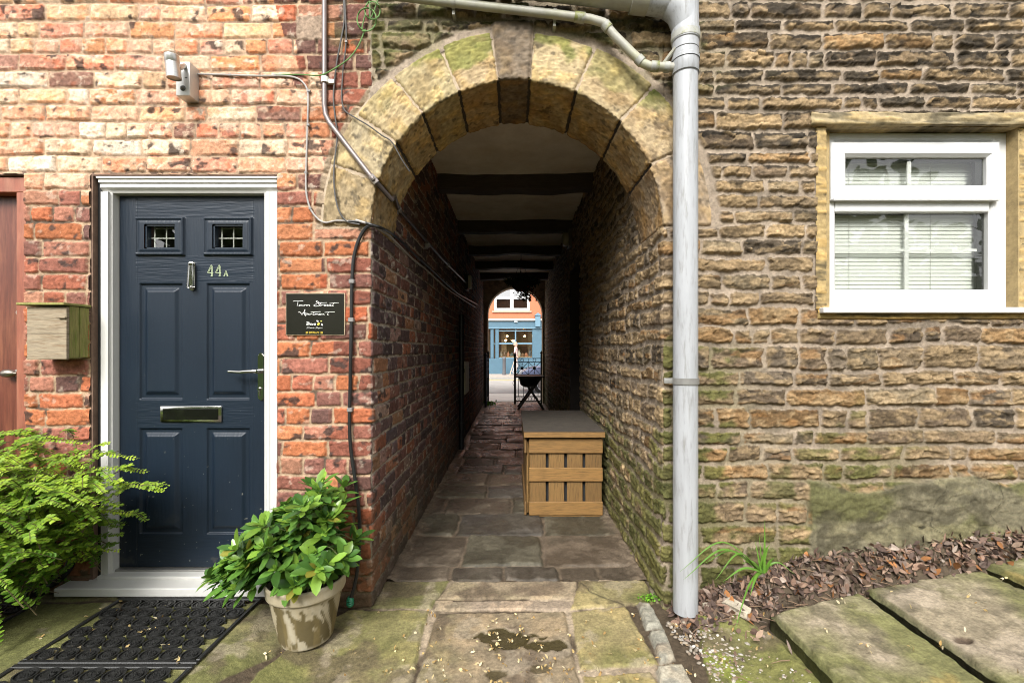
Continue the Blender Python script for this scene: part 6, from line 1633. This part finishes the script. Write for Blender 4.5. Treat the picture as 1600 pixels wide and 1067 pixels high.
for (px_, py_, lb) in ((792.5, 525, 'lit warm pendant lamp hanging highest on the pale shop pillar side'), (819.5, 525, 'lit warm pendant lamp beside the pale column in the shop'), (790, 532, 'lower small lit lamp deeper inside the shop'), (802, 532.5, 'broad lit lamp at the middle of the shop window')):
    k = (dS + 1.3) / dS; x, z = sx(px_) * k, CAMH + (546 - py_) * (dS + 1.3) / F
    pn = thing('pendant_lamp', lb, 'lamp', (x, YS + 1.3, z), 'pendant lamps in the shop')
    wd = 1.6 if px_ == 802 else 1
    MB().lathe((x, YS + 1.3, z), [(0, -.05), (.05 * wd, -.03), (.055 * wd, .02), (.02, .05)], 12).build('bulb', M['glow'], pn, True)
    b = MB(); b.lathe((x, YS + 1.3, z), [(.13 * wd, .03), (.06, .10), (.02, .12)], 14); b.build('lamp_shade', mat('lamp_shade', (.35, .25, .15), .5), pn, True)
    MB().tube([(x, YS + 1.3, z + .12), (x, YS + 1.3, zf0)], .008, 5).build('cord', M['black'], pn)
# bollard and leaning plank
b = MB(); xb_ = sx(788) * .975; b.lathe((xb_, 21.0, 0), [(.105, 0), (.105, .12), (.085, .14), (.085, .78), (.098, .80), (.098, .86), (.085, .9), (.04, .94)], 20, closed=True)
tag(b.build('bollard', mat('grey_bollard', (.10, .10, .105), .5), None, True), 'dark grey bollard on the far pavement before the blue shopfront', 'bollard')
ab = thing('pavement_board', 'folding pavement board seen from its side near the bollard', 'signboard', (sx(797), 20.6, 0))
x_ = sx(795) * .95
for s in (0, 1):
    p, q = Vector((x_ + .02, 20.3 + .55 * s, 0)), Vector((x_ + .32, 20.6 - .02 + .04 * s, .92)); MB().prism([p, p + Vector((.05, 0, 0)), q + Vector((.03, 0, 0)), q], (0, .035, 0)).build('board_panel', mat('board_wood', (.42, .30, .22), .6), ab)
# parked car
car = thing('parked_car', 'pale blue hatchback parked across the passage end', 'car', (2.2, 12.6, -.11))
M['carp'] = mat('car_paint', (.30, .38, .62), .25, coat=.6); M['carglass'] = mat('car_glass', (.02, .025, .03), .08); M['tyre'] = mat('tyre_rubber', (.018, .018, .018), .8)
zc = -.11; X0 = .22
side = [(0, .30), (.0, .52), (.05, .68), (.30, .80), (.80, .90), (1.08, .96), (1.55, 1.38), (1.9, 1.46), (2.9, 1.44), (3.35, 1.30), (3.72, .98), (3.82, .80), (3.84, .42), (3.75, .28)]
hw = .84; yc = 12.9
secs = [(-1.0, .02, .94), (-.97, .0, 1.0), (-.6, -.015, 1.0), (0, -.02, 1.0), (.6, -.015, 1.0), (.97, .0, 1.0), (1.0, .02, .94)]
b = MB(); rings = []
for (t_, ins, sc_) in secs:
    ring_ = []
    for (x, z) in side:
        tuck = 1 - .14 * max(0, (z - .9) / .56); ring_.append(b.bm.verts.new((X0 + 1.92 + (x - 1.92) * sc_, yc + t_ * hw * tuck, zc + z)))
    rings.append(ring_)
for a, c in zip(rings[:-1], rings[1:]):
    for i in range(len(side)):
        j = (i + 1) % len(side); b.bm.faces.new((a[i], a[j], c[j], c[i]))
b.bm.faces.new(rings[0][::-1]); b.bm.faces.new(rings[-1]); b.build('body', M['carp'], car, True)
b = MB(); f_ = lambda z: hw * (1 - .14 * max(0, (z - .9) / .56)) + .006
wp = [(1.25, .99), (1.62, 1.36), (2.85, 1.37), (3.3, 1.22), (3.45, 1.0)]
b.prism([(X0 + x, yc - f_(z), zc + z) for x, z in wp], (0, .02, 0)); b.prism([(X0 + x, yc + f_(z), zc + z) for x, z in wp], (0, -.02, 0)); b.build('side_window', M['carglass'], car)
b = MB(); b.quad((X0 + 1.10, yc - .70, zc + .985), (X0 + 1.10, yc + .70, zc + .985), (X0 + 1.53, yc + .66, zc + 1.375), (X0 + 1.53, yc - .66, zc + 1.375)); b.build('windscreen', M['carglass'], car)
for s in (-1, 1):
    for wx in (.72, 3.05):
        b = MB(); b.lathe((X0 + wx, yc + s * (hw - .16), zc + .30), [(.19, 0), (.29, 0), (.305, .03), (.305, .15), (.29, .19), (.19, .19), (.17, .17)], 32, Vector((0, s, 0))); wo = b.build('wheel', M['tyre'], car, True)
        b = MB(); b.lathe((X0 + wx, yc + s * (hw - .16), zc + .30), [(0, .18), (.05, .185), (.06, .17), (.17, .172), (.19, .19)], 20, Vector((0, s, 0))); b.build('rim', mat('alloy', (.45, .45, .46), .3, .8), wo, True)
    b = MB(); b.box(X0 - .01, X0 + .16, yc + s * .55 - .18, yc + s * .55 + .18, zc + .58, zc + .72, .03, 2); b.build('headlight', mat('headlight', (.7, .72, .75), .1), car, True)
    b = MB(); b.box(X0 + 1.25, X0 + 1.40, yc + s * .84, yc + s * .98, zc + .95, zc + 1.07, .03, 2); b.build('wing_mirror', M['carp'], car, True)
b = MB(); b.box(X0 - .012, X0 + .05, yc - .45, yc + .45, zc + .36, zc + .50, .02, 2); b.build('grille', M['black'], car)
# pedestrian before the shop window
def person(loc, facing):
    r = thing('person', 'lone pedestrian in pale pink top before the shop window', 'person', loc)
    jn = {'pel': (0, 0, .92), 'wai': (0, 0, 1.05), 'che': (0, -.01, 1.25), 'nec': (0, 0, 1.42), 'hd0': (0, -.01, 1.50), 'hd1': (0, -.015, 1.58), 'hd2': (0, -.0, 1.66),
          'lsh': (-.165, 0, 1.36), 'lel': (-.22, .03, 1.10), 'lwr': (-.20, -.12, .92), 'lha': (-.20, -.17, .86), 'rsh': (.165, 0, 1.36), 'rel': (.22, .04, 1.10), 'rwr': (.21, -.06, .88), 'rha': (.21, -.09, .80),
          'lhi': (-.09, 0, .86), 'lkn': (-.10, -.10, .48), 'lan': (-.10, .02, .09), 'lto': (-.10, -.13, .04), 'rhi': (.09, 0, .86), 'rkn': (.10, .04, .48), 'ran': (.10, .18, .10), 'rto': (.10, .05, .04)}
    rad = {'pel': .145, 'wai': .125, 'che': .145, 'nec': .055, 'hd0': .075, 'hd1': .092, 'hd2': .07, 'lsh': .06, 'rsh': .06, 'lel': .042, 'rel': .042, 'lwr': .03, 'rwr': .03, 'lha': .036, 'rha': .036, 'lhi': .088, 'rhi': .088, 'lkn': .06, 'rkn': .06, 'lan': .042, 'ran': .042, 'lto': .04, 'rto': .04}
    ed = ['pel wai', 'wai che', 'che nec', 'nec hd0', 'hd0 hd1', 'hd1 hd2', 'che lsh', 'lsh lel', 'lel lwr', 'lwr lha', 'che rsh', 'rsh rel', 'rel rwr', 'rwr rha', 'pel lhi', 'lhi lkn', 'lkn lan', 'lan lto', 'pel rhi', 'rhi rkn', 'rkn ran', 'ran rto']
    ks = list(jn); me = bpy.data.meshes.new('body'); me.from_pydata([jn[k] for k in ks], [(ks.index(e[:3]), ks.index(e[4:])) for e in ed], [])
    o = bpy.data.objects.new('body', me); COL.objects.link(o)
    md = o.modifiers.new('skin', 'SKIN'); sv = me.skin_vertices[0].data
    for i, k in enumerate(ks): sv[i].radius = (rad[k], rad[k] * (.72 if k in ('pel', 'wai', 'che') else 1)); sv[i].use_root = (k == 'pel')
    sb = o.modifiers.new('sub', 'SUBSURF'); sb.levels = 2; sb.render_levels = 2
    dg = bpy.context.evaluated_depsgraph_get(); me2 = bpy.data.meshes.new_from_object(o.evaluated_get(dg)); bpy.data.objects.remove(o)
    me2.name = 'body'; n = len(me2.vertices); co = np.zeros(n * 3, np.float32); me2.vertices.foreach_get('co', co); co = co.reshape(-1, 3)
    zz = co[:, 2]; xx = co[:, 0]; C = np.zeros((n, 4), np.float32); C[:, 3] = .8
    skin = (.55, .34, .26); C[:, :3] = (.62, .42, .40); C[zz < .93, :3] = (.45, .42, .42); C[zz < .07, :3] = (.08, .07, .07)
    C[(np.abs(xx) > .15) & (zz < 1.0) & (zz > .7), :3] = skin; C[zz > 1.43, :3] = skin
    for nm in [a.name for a in me2.color_attributes]: me2.color_attributes.remove(me2.color_attributes[nm])
    a = me2.color_attributes.new('Col', 'FLOAT_COLOR', 'POINT'); a.data.foreach_set('color', C.ravel())
    R = Matrix.Rotation(facing, 4, 'Z'); 
    for p in me2.polygons: p.use_smooth = True
    me2.materials.clear(); me2.transform(Matrix.Translation(loc) @ R); mesh_obj('body', me2, mat('person_clothes', attr=True), r)
    b = MB(); b.lathe((0, .01, 1.60), [(.098, -.09), (.103, -.02), (.095, .05), (.06, .095), (0, .105)], 18)
    for v in b.bm.verts: v.co = R @ (v.co + Vector((0, .012, 0))) + Vector(loc)
    b.build('hair', mat('fair_hair', (.42, .30, .22), .7), r, True)
    return r
person((sx(806) * .97, 21.25, 0), math.radians(80))
# fence of the window reflections: grassy bank with trees behind the yard
X, Y = np.meshgrid(np.linspace(-14, 14, 60), np.linspace(-13, -5.0, 40))
Zb = np.clip((-5.2 - Y) * .62, -.06, 3.4) + .15 * fbm(X * .6, Y * .6, 700, 4)
Cb = mix(np.broadcast_to(c3(.07, .13, .025), X.shape + (3,)), c3(.16, .20, .04), ss(-.3, .4, fbm(X, Y, 701, 4)))
bank = mesh_obj('grass_bank', raw_mesh('grass_bank', np.stack([X, Y, Zb], -1), grid_faces(40, 60), Cb), M['leaf']); struct(bank)

# dark trees above the bank (mirrored in the window panes)
rr = np.random.RandomState(12)
n = 5200
x = rr.uniform(-15, 15, n); y = rr.uniform(-15, -11.5, n); top = 6.8 + 1.6 * fbm(x * .35, x * 0, 705, 3); z = 1.5 + (top - 1.5) * rr.rand(n)
g_ = fbm(x * .55, z * .6, 706, 3) > -.32; x, y, z = x[g_], y[g_], z[g_]; n = len(x)
wood = mesh_obj('woodland', leaves_mesh('woodland', np.stack([x, y, z], 1), rand_dirs(n, rr), rand_dirs(n, rr, .5), rr.uniform(.35, .8, n), rr.uniform(.25, .5, n), np.array((.055, .085, .02)) * rr.uniform(.5, 1.7, (n, 1)), .2), M['leaf'])
struct(wood, 'stuff'); tag(wood, 'dense dark green trees behind the yard', 'woodland')
EXPOSURE = 1.3
# ------------------------------------------------------------------ camera and light
cam = bpy.data.objects.new('camera', bpy.data.cameras.new('camera')); COL.objects.link(cam)
cam.data.sensor_width = 36.0; cam.data.lens = F / 1600 * 36
cam.location = (0, CAMY, CAMH); cam.rotation_euler = (PI / 2, 0, 0)
cam.data.shift_x = -2 / 1600.0; cam.data.shift_y = 12.5 / 1600.0
cam.data.clip_start = .02; cam.data.clip_end = 500
scene.camera = cam

w = bpy.data.worlds.new('World'); scene.world = w; w.use_nodes = True
N = w.node_tree.nodes; L = w.node_tree.links
bg = N['Background']
sky = N.new('ShaderNodeTexSky'); sky.sky_type = 'NISHITA'; sky.sun_disc = False
EL, AZI = math.radians(41), math.radians(194)
sky.sun_elevation = EL; sky.sun_rotation = AZI; sky.air_density = 1.0; sky.dust_density = 3.0
hs = N.new('ShaderNodeHueSaturation'); hs.inputs['Saturation'].default_value = .06
L.new(sky.outputs[0], hs.inputs['Color']); L.new(hs.outputs[0], bg.inputs[0])
bg.inputs[1].default_value = .15
sun = bpy.data.lights.new('sun', 'SUN'); sun.energy = 1.5; sun.angle = math.radians(20); sun.color = (1, .965, .91)
so = bpy.data.objects.new('sun', sun); COL.objects.link(so)
sd_ = Vector((math.sin(AZI) * math.cos(EL), math.cos(AZI) * math.cos(EL), math.sin(EL)))
so.rotation_euler = sd_.to_track_quat('Z', 'Y').to_euler(); so.location = (0, -4, 9)
vs = scene.view_settings
scene.display_settings.display_device = 'sRGB'
vs.view_transform = 'Standard'; vs.look = 'None'; vs.gamma = 1; vs.exposure = EXPOSURE; vs.use_curve_mapping = False
scene.render.engine = 'CYCLES'
scene.cycles.diffuse_bounces = 6; scene.cycles.max_bounces = 12; scene.cycles.transparent_max_bounces = 16
scene.cycles.use_denoising = True
scene.cycles.caustics_reflective = False; scene.cycles.caustics_refractive = False
scene.cycles.pixel_filter_type = 'BLACKMAN_HARRIS'; scene.cycles.filter_width = 1.0
